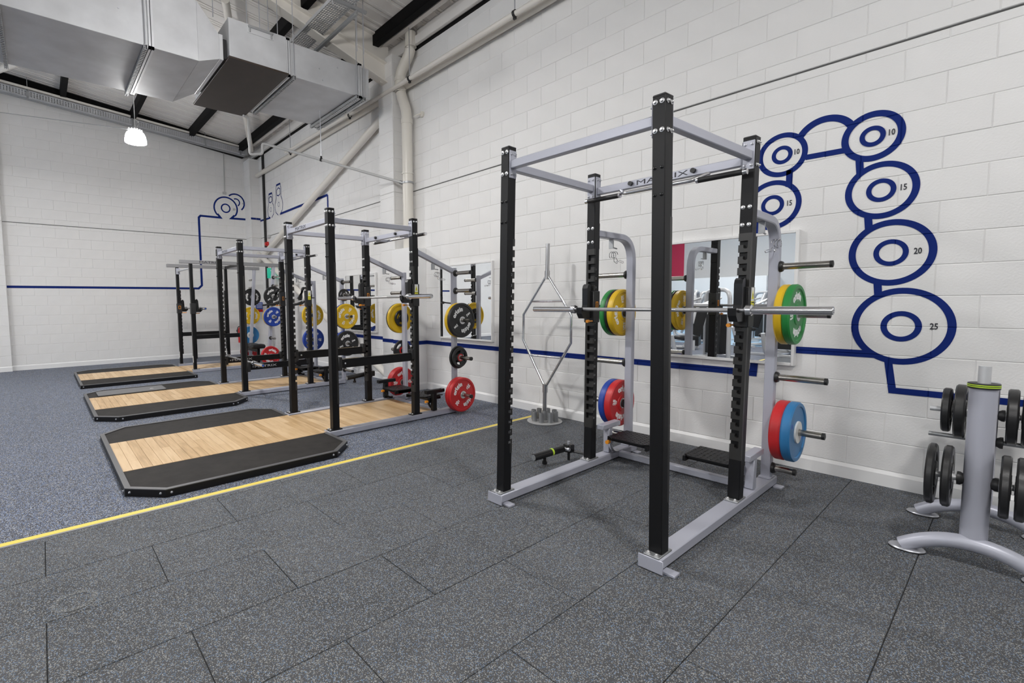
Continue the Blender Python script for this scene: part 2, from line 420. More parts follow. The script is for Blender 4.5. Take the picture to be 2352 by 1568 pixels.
# ---- roof
ce = MB()
for xa, xb in ((.3, -12), (-12, XL - .3)):
    ce.add([(xa, YF, zroof(min(xa, 0)) + .10), (xb, YF, zroof(xb) + .10), (xb, YB + .3, zroof(xb) + .10), (xa, YB + .3, zroof(min(xa, 0)) + .10),
            (xa, YF, zroof(min(xa, 0)) + .16), (xb, YF, zroof(xb) + .16), (xb, YB + .3, zroof(xb) + .16), (xa, YB + .3, zroof(min(xa, 0)) + .16)],
           [(0, 1, 2, 3), (7, 6, 5, 4), (0, 4, 5, 1), (1, 5, 6, 2), (2, 6, 7, 3), (3, 7, 4, 0)])
ce = ce.build('ceiling', 'deck', smooth=False); tag(ce, 'pitched metal roof with pale liner panels and dark purlins', 'ceiling', kind='structure')
PW = .3335
pm = MB()
for (yy, w_, dz) in ((0, PW - .012, 0), (.05, .03, -.008), (.26, .03, -.008)):
    a, b = yy, yy + w_
    pm.add([(0, a, Z0 + dz), (-12, a, Z0 + 12 * SL + dz), (-12, b, Z0 + 12 * SL + dz), (0, b, Z0 + dz), (0, a, Z0 + .03), (-12, a, Z0 + 12 * SL + .03), (-12, b, Z0 + 12 * SL + .03), (0, b, Z0 + .03)],
           [(0, 1, 2, 3), (7, 6, 5, 4), (0, 4, 5, 1), (1, 5, 6, 2), (2, 6, 7, 3), (3, 7, 4, 0)])
pm = pm.mesh('roof_panel', 'deck', smooth=False)
y = YF
while y < YB - .05:
    link('roof_panel', pm, ce, (0, y, 0)); y += PW
for px in (-.45, -1.7, -3.0, -4.35, -5.7, -7.1, -8.5, -9.9, -11.4):
    z = zroof(px)
    s = MB(); s.box(px - .035, px + .035, YF, YB, z - .19, z - .01); s.box(px - .035, px + .075, YF, YB, z - .20, z - .185); s.build('purlin', 'purlin', ce, smooth=False)
s = MB(); s.box(-.30, -.22, YF, YB, zroof(-.3) - .13, zroof(-.3) + .02, .004); s.build('eaves_angle', 'deck', ce)
s = MB(); s.box(-.10, .0, YF, YB, 5.63, 5.76, .004); s.box(-.02, .02, YF, YB, 5.76, 5.95); s.build('eaves_flashing', 'deck', ce)
s = MB(); s.box(-.045, .02, YF, YB, 5.60, 5.63); s.build('eaves_gap', 'purlin', ce, smooth=False)
def rafter(yc):
    s = MB(); b0, b1, bt = (-.25, 5.20), (-2.35, 5.84), (-12, zroof(-12) - .42)
    tp = [(-12, zroof(-12) - .03), (-.25, zroof(-.25) - .03)]
    s.prism([b0, b1, bt] + tp, lambda a, c: (a, yc - .012, c), lambda a, c: (a, yc + .012, c))
    for (p, q) in ((b0, b1), (b1, bt), (tp[0], tp[1])):
        s.bar([(p[0], yc, p[1]), (q[0], yc, q[1])], .18, .025, .004)
    s.bar([(-.26, yc, 5.2), (-.26, yc, 5.82)], .18, .02, .004, up=(0, 1, 0))
    s.bar([(-.25, yc, 5.52), (-2.3, yc, 5.98)], .16, .02, .004)
    return s.build('rafter', 'offwhite', ce)
rafter(7.235); rafter(.6); rafter(-6.0)
s = MB(); s.box(XL, 0, YB - .10, YB - .02, 0, 0.001)
s = MB(); s.add([(-.3, YB - .20, zroof(-.3) - .30), (-12, YB - .20, zroof(-12) - .30), (-12, YB - .20, zroof(-12)), (-.3, YB - .20, zroof(-.3)), (-.3, YB, zroof(-.3) - .30), (-12, YB, zroof(-12) - .30), (-12, YB, zroof(-12)), (-.3, YB, zroof(-.3))], [(0, 1, 2, 3), (4, 5, 6, 7), (0, 1, 5, 4), (2, 3, 7, 6)])
s.build('gable_beam', 'purlin', ce, smooth=False)

# ---- lamps
def highbay(name, label, loc, grp='high bay lamps', rod=True):
    x, y, z = loc
    t = thing(name, label, 'lamp', (x, y, z), grp)
    K = .90
    d = MB(); pr = [(.10, .125), (.145, .10), (.168, .05), (.178, 0), (.185, -.05), (.184, -.085)]
    d.lathe([(a * K, b * K) for a, b in pr], (0, 0, 0), 'z', 28); d.build('dome', 'lampglow', t, ang=80)
    d = MB(); d.lathe([(.184 * K, -.085 * K), (.10 * K, -.10 * K), (.001, -.104 * K)], (0, 0, 0), 'z', 28); d.build('diffuser', 'lampdisc', t, ang=80)
    h = MB(); h.lathe([(.005, .20), (.06, .20), (.07, .175), (.10, .168), (.118, .15), (.115, .125), (.10, .125), (.08, .135), (.005, .135)], (0, 0, 0), 'z', 28)
    for i in range(14):
        a = 2 * math.pi * i / 14; h.cyl((.112 * math.cos(a), .112 * math.sin(a), .115), (.112 * math.cos(a), .112 * math.sin(a), .17), .010, n=6)
    h.v = [(a * K, b * K, c * K) for a, b, c in h.v]; h.build('housing', 'ltgrey', t)
    c = MB(); zt = zroof(x) - .1 - z; c.cyl((0, 0, .155), (0, 0, zt), .006, n=6); c.tube([(0, 0, .16), (.05, 0, .24), (.05, 0, .3), (0, 0, .34)], .005, 6); c.build('cable', 'labelw', t)
    return t
highbay('high_bay_lamp', 'glowing white dome lamp hanging in front of the back wall', (-3.53, 10.24, 4.40))
for x, y in [(-3.5, 4.9), (-3.5, -.8), (-3.5, -6.4), (-8.5, 10.9), (-8.5, 4.9), (-8.5, -.8), (-13.5, 10.9), (-13.5, 4.9), (-13.5, -.8), (-19, 9.2), (-19, 4.0)]:
    highbay('high_bay_lamp', 'white dome lamp hanging over the rest of the gym', (x, y, 4.62), 'high bay lamps elsewhere')

# ============================================================ PAINTED WALL GRAPHICS
def ringpoly(c, r0, r1, a0=0, a1=360, n=72):
    A = arc_pts(c[0], c[1], r0, a0, a1, n); B = arc_pts(c[0], c[1], r1, a0, a1, n)
    return [[A[i], A[i + 1], B[i + 1], B[i]] for i in range(n)]
def seg(p, q, wd):
    d = Vector((q[0] - p[0], q[1] - p[1])); n = Vector((-d.y, d.x)).normalized() * wd / 2
    return [[(p[0] + n.x, p[1] + n.y), (q[0] + n.x, q[1] + n.y), (q[0] - n.x, q[1] - n.y), (p[0] - n.x, p[1] - n.y)]]
def polyline(pts, wd):
    P = [Vector(q) for q in pts]; L = []; Rr = []
    for i, q in enumerate(P):
        d0 = (q - P[i - 1]).normalized() if i else (P[1] - q).normalized()
        d1 = (P[i + 1] - q).normalized() if i < len(P) - 1 else d0
        n0 = Vector((-d0.y, d0.x)); n1 = Vector((-d1.y, d1.x)); n = (n0 + n1).normalized(); k = wd / 2 / max(.3, n.dot(n0))
        L.append(q + n * k); Rr.append(q - n * k)
    return [[tuple(L[i]), tuple(L[i + 1]), tuple(Rr[i + 1]), tuple(Rr[i])] for i in range(len(P) - 1)]
_lift = [0]
def paint(name, polys, tf, phase, parent, m='mural'):
    bm = bmesh.new()
    for pl in polys: bm.faces.new([bm.verts.new((a, b, 0)) for a, b in pl])
    bm.normal_update()
    zs = [v.co.y for v in bm.verts]; z0, z1 = min(zs), max(zs); G = .0057
    def cut(geom, co, no): bmesh.ops.bisect_plane(bm, geom=geom, plane_co=co, plane_no=no, dist=1e-6)
    rows = sorted({r[0] for r in ROWS})
    for z in rows:
        if z0 - .02 < z < z1 + .02:
            for o in (-G, 0, G): cut(bm.verts[:] + bm.edges[:] + bm.faces[:], (0, z + o, 0), (0, 1, 0))
    jset = []
    for r0, r1, j in ROWS:
        if r1 < z0 or r0 > z1: continue
        fs = [f for f in bm.faces if r0 < f.calc_center_median().y < r1]
        if not fs: continue
        xs = [v.co.x for f in fs for v in f.verts]; ph = phase + (0 if j % 2 else .225)
        k = math.ceil((min(xs) - ph) / .45)
        while ph + k * .45 < max(xs):
            a = ph + k * .45; jset.append((a, r0, r1)); k += 1
            for o in (-G, 0, G):
                fs = [f for f in bm.faces if r0 < f.calc_center_median().y < r1]
                g = set(fs); [g.update(f.verts, f.edges) for f in fs]; cut(list(g), (a + o, 0, 0), (1, 0, 0))
    mb = MB(); vi = {}; _lift[0] = (_lift[0] + 1) % 9; up = .0024 + .0003 * _lift[0]
    for v in bm.verts:
        d = 0
        if any(abs(v.co.y - z) < 1e-4 for z in rows): d = G
        elif any(abs(v.co.x - a) < 1e-4 and r0 + G < v.co.y < r1 - G for a, r0, r1 in jset): d = G
        vi[v] = len(mb.v); mb.v.append(tf(v.co.x, v.co.y, d - up))
    mb.f = [tuple(vi[v] for v in f.verts) for f in bm.faces]; bm.free()
    return mb.build(name, m, parent, smooth=False)
def wnum(t, y, z, sz, parent):
    s = MB(); put_text(s, t, sz, lambda a, b, c: (-.0035 - c, y - a * .72, z + b), bold=.0011, ext=.0006); s.build('painted_number', 'ink', parent, smooth=False)

mu = thing('wall_mural', 'blue painted weight plates stacked in an arch on the right wall', 'mural', (0, .7, 1.2))
inv = lambda o: None
def child_fix(root):                     # meshes are written in world coordinates: keep them there
    bpy.context.view_layer.update()
    for c in root.children: c.matrix_parent_inverse = root.matrix_world.inverted()
PH = 1.138
for c, ro, ri, co, ci in [((.630, 1.247), .290, .245, .115, .078), ((.709, 1.804), .249, .205, .100, .067), ((.784, 2.282), .215, .173, .087, .055), ((.850, 2.700), .188, .143, .077, .045), ((1.440, 2.698), .184, .143, .077, .045), ((1.497, 2.281), .212, .172, .087, .055)]:
    paint('painted_ring', ringpoly(c, ri, ro), tfr, PH, mu); paint('painted_hub', ringpoly(c, ci, co, n=40), tfr, PH, mu)
for t, y, z in [('25', .453, 1.25), ('20', .561, 1.803), ('15', .660, 2.281), ('10', .743, 2.701), ('10', 1.336, 2.699), ('15', 1.374, 2.279)]: wnum(t, y, z, .062, mu)
paint('painted_arc', ringpoly((1.147, 2.726), .163, .215, 27, 152, 40), tfr, PH, mu)
paint('painted_bar', seg((1.27, 2.638), (1.01, 2.634), .043), tfr, PH, mu)
for q in (((.923, 2.56), (.912, 2.43)), ((.852, 2.10), (.842, 1.99)), ((.776, 1.59), (.766, 1.47)), ((1.38, 2.56), (1.381, 2.42)), ((1.60, 2.11), (1.60, 2.02))): paint('painted_stem', seg(*q, .047), tfr, PH, mu)
paint('painted_line', [[(1.62, 1.0525), (.822, 1.0525), (.76, 1.022), (.735, .9955), (1.62, .9955)]], tfr, PH, mu); paint('painted_line', polyline([(.690, .985), (.657, .755), (-1.4, .755)], .046), tfr, PH, mu)
child_fix(mu)
st = thing('wall_stripe', 'long blue stripe painted low along the right wall', 'mural', (0, 4, .79))
paint('painted_line', polyline([(6.47, .79), (1.60, .79), (1.585, 1.0)], .062), tfr, PH, st)
paint('painted_line', polyline([(9.97, 3.84), (9.97, .79), (7.45, .79)], .062), tfr, PH, st)
paint('painted_line', seg((6.465, .79), (7.02, .79), .062), lambda a, b, d: (-.3105 + min(d, 0), a, b), PH, st)
paint('painted_line', seg((7.02, .79), (7.45, .79), .062), lambda a, b, d: (-.25 + d, a, b), PH, st)
paint('painted_line', seg((-.31, .79), (0, .79), .062), lambda a, b, d: (a, 6.4645 + min(d, 0), b), -5, st)
child_fix(st)
bmu = thing('wall_mural', 'blue line with two round discs painted on the back wall', 'mural', (-1, YB, 3))
paint('painted_line', polyline([(-7.6, 1.90), (-1.60, 1.905), (-1.515, 1.99), (-1.515, 3.85), (-1.47, 3.90), (-.95, 3.90), (-1.03, 4.0)], .055), tfb, -5.075, bmu); paint('painted_line', polyline([(-.57, 4.0), (-.66, 3.91), (-.0, 3.925)], .055), tfb, -5.075, bmu)
paint('painted_disc', ringpoly((-.80, 4.177), .288, .330, -38, 222, 60), tfb, -5.075, bmu); paint('painted_hub', ringpoly((-.803, 4.178), .095, .132, n=36), tfb, -5.075, bmu)
paint('painted_disc', ringpoly((-.53, 4.365), .222, .262, -50, 135, 40), tfb, -5.075, bmu); paint('painted_hub', ringpoly((-.52, 4.374), .085, .118, -60, 118, 24), tfb, -5.075, bmu)
s = MB(); put_text(s, '20', .075, ony(-.575, YB - .004, 4.17)); put_text(s, '10', .06, ony(-.33, YB - .004, 4.36)); s.build('painted_number', 'ink', bmu, smooth=False)
paint('painted_line', seg((-.27, 3.885), (0, 3.885), .055), lambda a, b, d: (a, 14.2 + d, b), -5.075, bmu)
child_fix(bmu)
kb = thing('wall_mural', 'two blue outlined kettlebells painted on the right wall near the far corner', 'mural', (0, 13, 4))
def kettle(y, z, h, wd):
    P = [(-.10, 0), (-.42, .12), (-.5, .30), (-.44, .46), (-.30, .58), (-.34, .82), (-.26, .97), (0, 1), (.26, .97), (.34, .82), (.30, .58), (.44, .46), (.5, .30), (.42, .12), (.10, 0)]
    Q = [(-.20, .66), (-.22, .82), (0, .88), (.22, .82), (.20, .66), (0, .62), (-.20, .66)]
    f = lambda L, k: polyline([(y + a * wd, z + b * h) for a, b in L], k)
    paint('painted_outline', f(P, .022), tfr, PH, kb); paint('painted_grip', f(Q, .025), tfr, PH, kb); paint('painted_top', f([(-.26, .985), (.26, .985)], .05), tfr, PH, kb); paint('painted_mark', ringpoly((y, z + .34 * h), .05, .062, n=24), tfr, PH, kb)
kettle(13.37, 3.81, .66, .47)
kettle(12.79, 3.81, .80, .54)
paint('painted_line', seg((14.2, 3.84), (13.42, 3.82), .05), tfr, PH, kb); paint('painted_line', seg((12.70, 3.825), (9.97, 3.84), .055), tfr, PH, kb)
child_fix(kb)

# ============================================================ MIRRORS
def mirror(label, y0, y1, z0=.885, z1=2.045):
    t = thing('wall_mirror', label, 'mirror', (0, (y0 + y1) / 2, z0), 'framed wall mirrors')
    o = Vector((0, (y0 + y1) / 2, z0)); hw = (y1 - y0) / 2; h = z1 - z0
    g = MB(); g.box(-.036, -.03, -hw + .02, hw - .02, .02, h - .02); g.build('glass', 'mirror', t, smooth=False)
    f = MB(); k = .026
    for a in ((-hw, -hw + k, 0, h), (hw - k, hw, 0, h), (-hw + k, hw - k, 0, k), (-hw + k, hw - k, h - k, h)): f.box(-.046, 0, a[0], a[1], a[2], a[3], .003)
    f.box(-.03, 0, -hw + .02, hw - .02, .02, h - .02); f.build('frame', 'skirt', t)
    return t
mirror('white framed mirror behind the nearest rack', 1.28, 2.48)
mirror('white framed mirror behind the second rack, right of the pilaster', 4.885, 6.085)
mirror('white framed mirror beyond the pilaster, behind the middle rack', 8.0, 9.21)

# ============================================================ PIPES AND SERVICES
def run(path, r, n=14): return MB().tube(path, r, n)
def bend(pts, k=.06, n=5):               # rounded corners
    P = [Vector(p) for p in pts]; out = [P[0]]
    for a, b, c in zip(P[:-2], P[1:-1], P[2:]):
        d0 = (a - b).normalized(); d1 = (c - b).normalized(); e = min(k, (a - b).length / 2, (c - b).length / 2); s0 = b + d0 * e; s1 = b + d1 * e
        for i in range(n + 1):
            t = i / n; out.append(s0 * (1 - t) ** 2 + b * 2 * t * (1 - t) + s1 * t * t)
    return out + [P[-1]]
t = thing('downpipe', 'cream plastic rainwater downpipe in the pilaster corner', 'pipe', (-.14, 6.76, 2.36))
DP = [(-.13, 6.64, 5.83), (-.13, 6.64, 5.55), (-.14, 6.93, 5.28), (-.14, 6.93, 4.98), (-.14, 6.76, 4.62), (-.14, 6.76, 2.36)]
m = run(bend(DP, .10), .088, 20).build('pipe', 'cream', t); m2 = MB()
for p, q in [((-.13, 6.64, 5.60), (-.13, 6.64, 5.66)), ((-.14, 6.93, 5.16), (-.14, 6.93, 5.22)), ((-.14, 6.93, 4.99), (-.14, 6.93, 5.05)), ((-.14, 6.76, 4.42), (-.14, 6.76, 4.50)), ((-.14, 6.76, 3.60), (-.14, 6.76, 3.63))]: MB().cyl(p, q, .097, n=20).build('pipe_collar', 'cream', t)
child_fix(t)
t = thing('wall_pipe', 'slim bright white pipe hung along the right wall', 'pipe', (-.25, 6, 5.03))
run([(-.26, YF + .1, 5.00), (-.26, 7.0, 5.03), (-.26, 11.6, 5.09)], .034).build('pipe', 'offwhite', t)
for y in (1.0, 4.27, 6.5, 8.45, 11.3):
    s = MB(); s.cyl((-.26, y, 5.075), (-.26, y, zroof(-.26) - .1), .007, n=6); s.build('hanger_rod', 'zinc', t)
    s = MB(); s.lathe([(.036, -.018), (.042, -.018), (.042, .018), (.036, .018)], (-.26, y, 5.03), 'y', 16); s.box(-.275, -.245, y - .018, y + .018, 4.96, 4.99); s.build('pipe_clip', 'blackplastic', t)
child_fix(t)
tag(run([(-.075, 1.0, 5.09), (-.075, 14.15, 5.09)], .058).build('gas_pipe', 'cream'), 'thick beige pipe fixed along the right wall under the roof', 'pipe')
tag(run([(-.12, 7.45, 4.78), (-.12, 14.1, 2.70)], .07, 18).build('steel_brace', 'offwhite'), 'cream tubular brace sloping down from the pilaster to the far corner', 'brace')
tag(run([(-.12, 14.1, 2.88), (-.12, 7.3, .04)], .07, 18).build('steel_brace', 'offwhite'), 'cream tubular brace sloping down from the far corner to the floor', 'brace')
tag(run([(-2.62, 7.9, 6.0), (-.28, 13.93, 5.70)], .06, 14).build('roof_brace', 'offwhite'), 'cream tubular brace under the roof behind the duct', 'brace')
tag(run([(-5.7, 14.0, 6.15), (-4.8, 12.3, 6.2)], .06, 14).build('roof_brace', 'offwhite'), 'cream tubular brace under the roof at the left edge', 'brace')
# condensate pipe with trap
t = thing('condensate_pipe', 'thin grey waste pipe with a trap running from the duct to the downpipe', 'pipe', (-2.1, 8.75, 4.0))
CP = bend([(-2.16, 8.70, 4.66), (-2.06, 8.74, 4.66), (-2.06, 8.74, 4.04), (-1.90, 8.58, 4.04), (-1.90, 8.58, 4.22), (-1.78, 8.48, 4.18), (-.22, 6.83, 3.47)], .05)
run(CP, .022, 12).build('pipe', 'pvc', t)
s = MB(); s.lathe([(.09, -.015), (.098, -.015), (.098, .015), (.09, .015)], (-.14, 6.76, 3.46), 'z', 20); s.cyl((-.24, 6.85, 3.478), (-.19, 6.80, 3.455), .032); s.build('pipe_clamp', 'galvd', t)
P0, P1 = Vector((-1.78, 8.48, 4.18)), Vector((-.22, 6.83, 3.47)); pc = P0.lerp(P1, .39)
s = MB(); s.cyl(pc, (pc.x, pc.y, 4.72), .006, n=6); s.build('hanger_rod', 'zinc', t)
s = MB(); s.cyl(pc - (P1 - P0).normalized() * .016, pc + (P1 - P0).normalized() * .016, .03); s.box(pc.x - .012, pc.x + .012, pc.y - .012, pc.y + .012, pc.z + .02, pc.z + .06); s.build('pipe_clip', 'blackplastic', t)
child_fix(t)

# ---- air duct
YN, YFD = 6.936, 8.541
t = thing('air_duct', 'large galvanised air duct with a brown based unit hung under the roof', 'duct', (-3, 7.7, 4.6))
def duct(name, x0, x1, z0, z1, m='galv', yn=YN, yf=YFD):
    s = MB(); s.box(x0, x1, yn, yf, z0, z1, .003); return s.build(name, m, t, smooth=False)
duct('duct_section', -9.5, -3.80, 4.560, 5.36); duct('duct_section', -3.77, -3.26, 4.560, 5.30)
duct('duct_section', -2.065, -.93, 4.720, 5.185); duct('duct_end', -.92, -.75, 4.717, 5.18)
# tapered piece
s = MB(); a = [(-3.26, YN, 4.56), (-3.26, YFD, 4.56), (-3.26, YFD, 5.30), (-3.26, YN, 5.30)]; b = [(-3.00, YN + .02, 4.67), (-3.00, YFD - .25, 4.67), (-3.00, YFD - .25, 4.98), (-3.00, YN + .02, 4.98)]
s.add(a + b, [(0, 1, 5, 4), (1, 2, 6, 5), (2, 3, 7, 6), (3, 0, 4, 7), (0, 3, 2, 1), (4, 5, 6, 7)]); s.build('duct_taper', 'galv', t, smooth=False)
duct('duct_collar', -3.0, -2.955, 4.665, 4.985, 'ltgrey', YN + .01, YFD - .24)
duct('duct_neck', -2.955, -2.90, 4.70, 4.95, 'blackplastic', YN + .04, YFD - .28)
un = duct('coil_unit', -2.89, -2.115, 4.71, 5.215, 'ltgrey', 6.90, 8.72)
un.data.materials[0] = M['galv']
s = MB(); s.box(-2.915, -2.115, 6.84, 8.78, 4.675, 4.70, .002); s.build('unit_base', 'brown', t, smooth=False)
s = MB(); s.box(-2.65, -2.30, 6.888, 6.902, 5.10, 5.185, .002); s.build('unit_panel', 'ltgrey', t)
s = MB(); s.box(-2.64, -2.31, 6.865, 6.90, 5.165, 5.195, .002)
for x in (-2.62, -2.33): s.cyl((x, 6.878, 5.11), (x, 6.878, 5.18), .01, n=8)
s.build('hanger_bracket', 'galvd', t)
def flange(x, z0, z1, yn=YN, yf=YFD, wd=.028):
    s = MB()
    for q in (-wd, .004):
        s.box(x + q, x + q + wd - .004, yn - .03, yf + .03, z0 - .03, z0); s.box(x + q, x + q + wd - .004, yn - .03, yf + .03, z1, z1 + .03)
        s.box(x + q, x + q + wd - .004, yn - .03, yn, z0 - .03, z1 + .03); s.box(x + q, x + q + wd - .004, yf, yf + .03, z0 - .03, z1 + .03)
    s.build('flange', 'ltgrey', t, smooth=False)
flange(-3.785, 4.56, 5.31); flange(-2.09, 4.72, 5.185); flange(-.925, 4.72, 5.182)
def strut(x, z, yn=YN, yf=YFD, slots=True):
    s = MB(); s.box(x - .02, x + .02, yn - .05, yf + .05, z - .006, z); s.box(x - .02, x - .014, yn - .05, yf + .05, z - .045, z); s.box(x + .014, x + .02, yn - .05, yf + .05, z - .045, z)
    for i in range(34):
        y = yn - .03 + i * (yf - yn + .06) / 34; s.box(x - .0205, x + .0205, y, y + .028, z - .0465, z - .044)
    s.build('hanger_strut', 'galvd', t, smooth=False)
    for y in (yn - .03, yf + .03):
        s = MB(); s.cyl((x, y, z - .05), (x, y, zroof(x) - .05), .006, n=6); s.build('hanger_rod', 'zinc', t)
strut(-3.85, 4.555); strut(-2.01, 4.715); strut(-.99, 4.715); strut(-5.15, 4.555); strut(-.86, 4.71)
for x, y in ((-3.05, 7.0), (-2.62, 6.99), (-2.45, 6.99), (-2.33, 6.99), (-3.1, 8.3), (-2.2, 6.99)):
    s = MB(); s.cyl((x, y, 5.2), (x, y, zroof(x) - .05), .006, n=6); s.build('hanger_rod', 'zinc', t)
s = MB()
for x, z in ((-4.9, 4.95), (-4.4, 5.2), (-4.1, 4.9), (-1.6, 4.95), (-1.3, 5.05), (-1.55, 4.8)): s.cyl((x, YN - .006, z), (x, YN, z), .01, n=8)
s.build('rivet', 'zinc', t)
child_fix(t)

# ---- cable trays (perforated)
def perf_strip(mb, p0, p1, ax, wd, nx, ny, z):
    pass
t = thing('cable_tray', 'perforated steel cable tray slung above the duct', 'cable tray', (-1.55, 6.5, 5.6))
s = MB(); NX = 9; y = 4.8
cw = .30 / NX
while y < 9.8:
    for i in range(NX):
        x = -1.70 + i * cw
        s.box(x, x + .013, y, y + .05, 5.600, 5.6015)
    s.box(-1.70, -1.40, y, y + .018, 5.600, 5.6015); y += .05
s.box(-1.702, -1.70, 4.8, 9.8, 5.60, 5.65); s.box(-1.40, -1.398, 4.8, 9.8, 5.60, 5.65); s.build('tray', 'galv', t, smooth=False)
s = MB(); s.box(-1.73, -1.20, 6.22, 6.26, 5.555, 5.595); s.build('tray_bracket', 'galvd', t)
s = MB(); s.box(-1.40, -1.355, 6.20, 8.4, 5.47, 5.515, .002); s.build('tray_strut', 'galvd', t)
for x in (-1.72, -1.36, -1.25):
    s = MB(); s.cyl((x, 6.24, 5.0 if x > -1.5 else 5.5), (x, 6.24, zroof(x)), .006, n=6); s.build('hanger_rod', 'zinc', t)
child_fix(t)
t = thing('cable_tray', 'perforated steel cable tray running along the top of the back wall', 'cable tray', (-3, 14.35, 5.8))
def zt(x): return 5.66 - .0855 * (x + .35)
s = MB(); x = -8.0
while x < -.30:
    z = zt(x)
    for k in range(4): s.box(x, x + .022, 14.325, 14.327, z + .012 + k * .035, z + .030 + k * .035)
    s.box(x + .022, x + .05, 14.325, 14.327, z, z + .145); x += .05
for z_ in (0, .138):
    s.add([(-8, 14.30, zt(-8) + z_), (-.3, 14.30, zt(-.3) + z_), (-.3, 14.40, zt(-.3) + z_), (-8, 14.40, zt(-8) + z_), (-8, 14.30, zt(-8) + z_ + .008), (-.3, 14.30, zt(-.3) + z_ + .008), (-.3, 14.40, zt(-.3) + z_ + .008), (-8, 14.40, zt(-8) + z_ + .008)], [(0, 1, 2, 3), (7, 6, 5, 4), (0, 4, 5, 1), (1, 5, 6, 2), (2, 6, 7, 3), (3, 7, 4, 0)])
s.build('tray', 'galv', t, smooth=False)
s = MB(); s.bar([(-8, 14.44, zt(-8) + .07), (-.3, 14.44, zt(-.3) + .07)], .07, .19); s.build('tray_back_channel', 'galvd', t)
s = MB(); s.bar([(-8, 14.36, zt(-8) + .20), (-.3, 14.36, zt(-.3) + .20)], .09, .05); s.build('cable_bundle', 'offwhite', t)
for x in (-4.95, -3.0, -1.35, -.45):
    s = MB(); s.box(x - .02, x + .02, 14.30, 14.315, zt(x) - .03, zt(x) + .16); s.cyl((x, 14.33, zt(x) + .15), (x, 14.33, zroof(x)), .007, n=6); s.build('tray_hanger', 'galvd', t)
child_fix(t)
tag(MB().box(-.045, -.002, 13.74, 13.84, 1.2, 5.62, .002).build('cable_trunking', 'blackplastic'), 'black cable ladder running down the far corner', 'cable tray')
s = MB()
for k in range(80): s.box(-.052, -.045, 13.765, 13.815, 1.25 + k * .054, 1.275 + k * .054)
tag(s.build('cable_clips', 'blackplastic', smooth=False), 'row of small steel clips on the black cable ladder', 'clips', kind='stuff')
tag(run([(-.80, YB - .015, 5.9), (-.82, YB - .015, 4.62)], .012, 8).build('conduit_drop', 'pvc'), 'thin grey conduit dropping to the painted discs', 'conduit')
tag(MB().box(-.87, -.77, YB - .03, YB, 4.56, 4.63, .006).build('junction_box', 'pvc'), 'small grey junction box above the painted discs', 'box')
s = MB(); s.tube(bend([(-.005, 6.51, 4.53), (-.06, 6.51, 4.53), (-.10, 6.62, 4.51)], .02), .012, 8); s.lathe([(.001, -.02), (.045, -.02), (.045, .02), (.001, .02)], (-.02, 6.50, 4.53), 'x', 16); tag(s.build('wall_spigot', 'cream'), 'short cream pipe spigot on the wall beside the downpipe', 'pipe')
tag(run([(-5.9, 14.2, 5.55), (-3.7, 9.55, 4.33)], .006, 6).build('lamp_cord', 'galvd'), 'thin dark cord running across to the dome lamp', 'cable')
# ---- signs and small fixtures in the far corner
t = thing('exit_sign', 'green emergency exit sign on the right wall behind the middle rack', 'sign', (-.02, 12.93, 2.26))
s = MB(); s.box(-.30, .01, -.02, .02, -.12, .15, .005); s.build('sign_case', 'exit', t)
s = MB(); s.box(-.10, -.075, -.022, -.02, -.07, .10); s.prism([(-.125, -.03), (-.05, -.03), (-.0875, -.09)], lambda a, c: (a, -.0225, c), lambda a, c: (a, -.0205, c)); s.build('arrow', 'white', t, smooth=False)
s = MB(); s.cyl((-.20, -.022, .085), (-.20, -.0203, .085), .02, n=12); s.bar([(-.20, -.021, .06), (-.19, -.021, -.01)], .035, .001, .0003); s.bar([(-.19, -.021, -.01), (-.23, -.021, -.08)], .018, .001, .0003); s.bar([(-.19, -.021, -.01), (-.155, -.021, -.07)], .018, .001, .0003); s.build('running_figure', 'white', t, smooth=False)
t = thing('alarm_sounder', 'red fire alarm sounder on the right wall near the far corner', 'alarm', (-.002, 13.66, 3.13))
s = MB(); s.box(-.05, 0, -.06, .06, -.06, .06, .01); s.build('base', 'redp', t); s = MB(); s.box(-.09, -.05, -.045, .045, -.045, .045, .012); s.build('beacon', 'redp', t)
t = thing('notice_board_sign', 'blue and red action notice on the far corner pilaster', 'sign', (-.13, 14.195, 1.37))
s = MB(); s.box(-.10, .10, -.005, 0, -.06, .14); s.build('blue_panel', 'blue', t, smooth=False); s = MB(); s.box(-.10, .10, -.005, 0, -.14, -.065); s.build('red_panel', 'redp', t, smooth=False)
s = MB()
for k in range(4): s.box(-.08, .08, -.0065, -.005, .10 - k * .04, .112 - k * .04)
s.build('print_line', 'white', t, smooth=False)
t = thing('fire_extinguisher', 'red fire extinguisher by the back wall corner', 'extinguisher', (-.60, 14.42, .36))
s = MB(); s.lathe([(.001, 0), (.075, 0), (.08, .02), (.08, .38), (.06, .43), (.025, .46), (.001, .46)], (0, 0, 0), 'z', 20); s.build('cylinder', 'redp', t)
s = MB(); s.box(-.03, .03, -.06, .02, .46, .50, .006); s.tube(bend([(0, -.05, .48), (-.10, -.05, .46), (-.12, -.06, .2)], .05), .012, 8); s.build('valve_and_hose', 'blackplastic', t)
s = MB(); s.box(-.05, .05, .06, .25, .30, .36); s.build('bracket', 'blackplastic', t)
tag(MB().box(-.06, 0, 13.45, 13.60, 3.28, 3.36, .01).build('conduit_box', 'pvc'), 'small grey socket box above the red alarm', 'box')

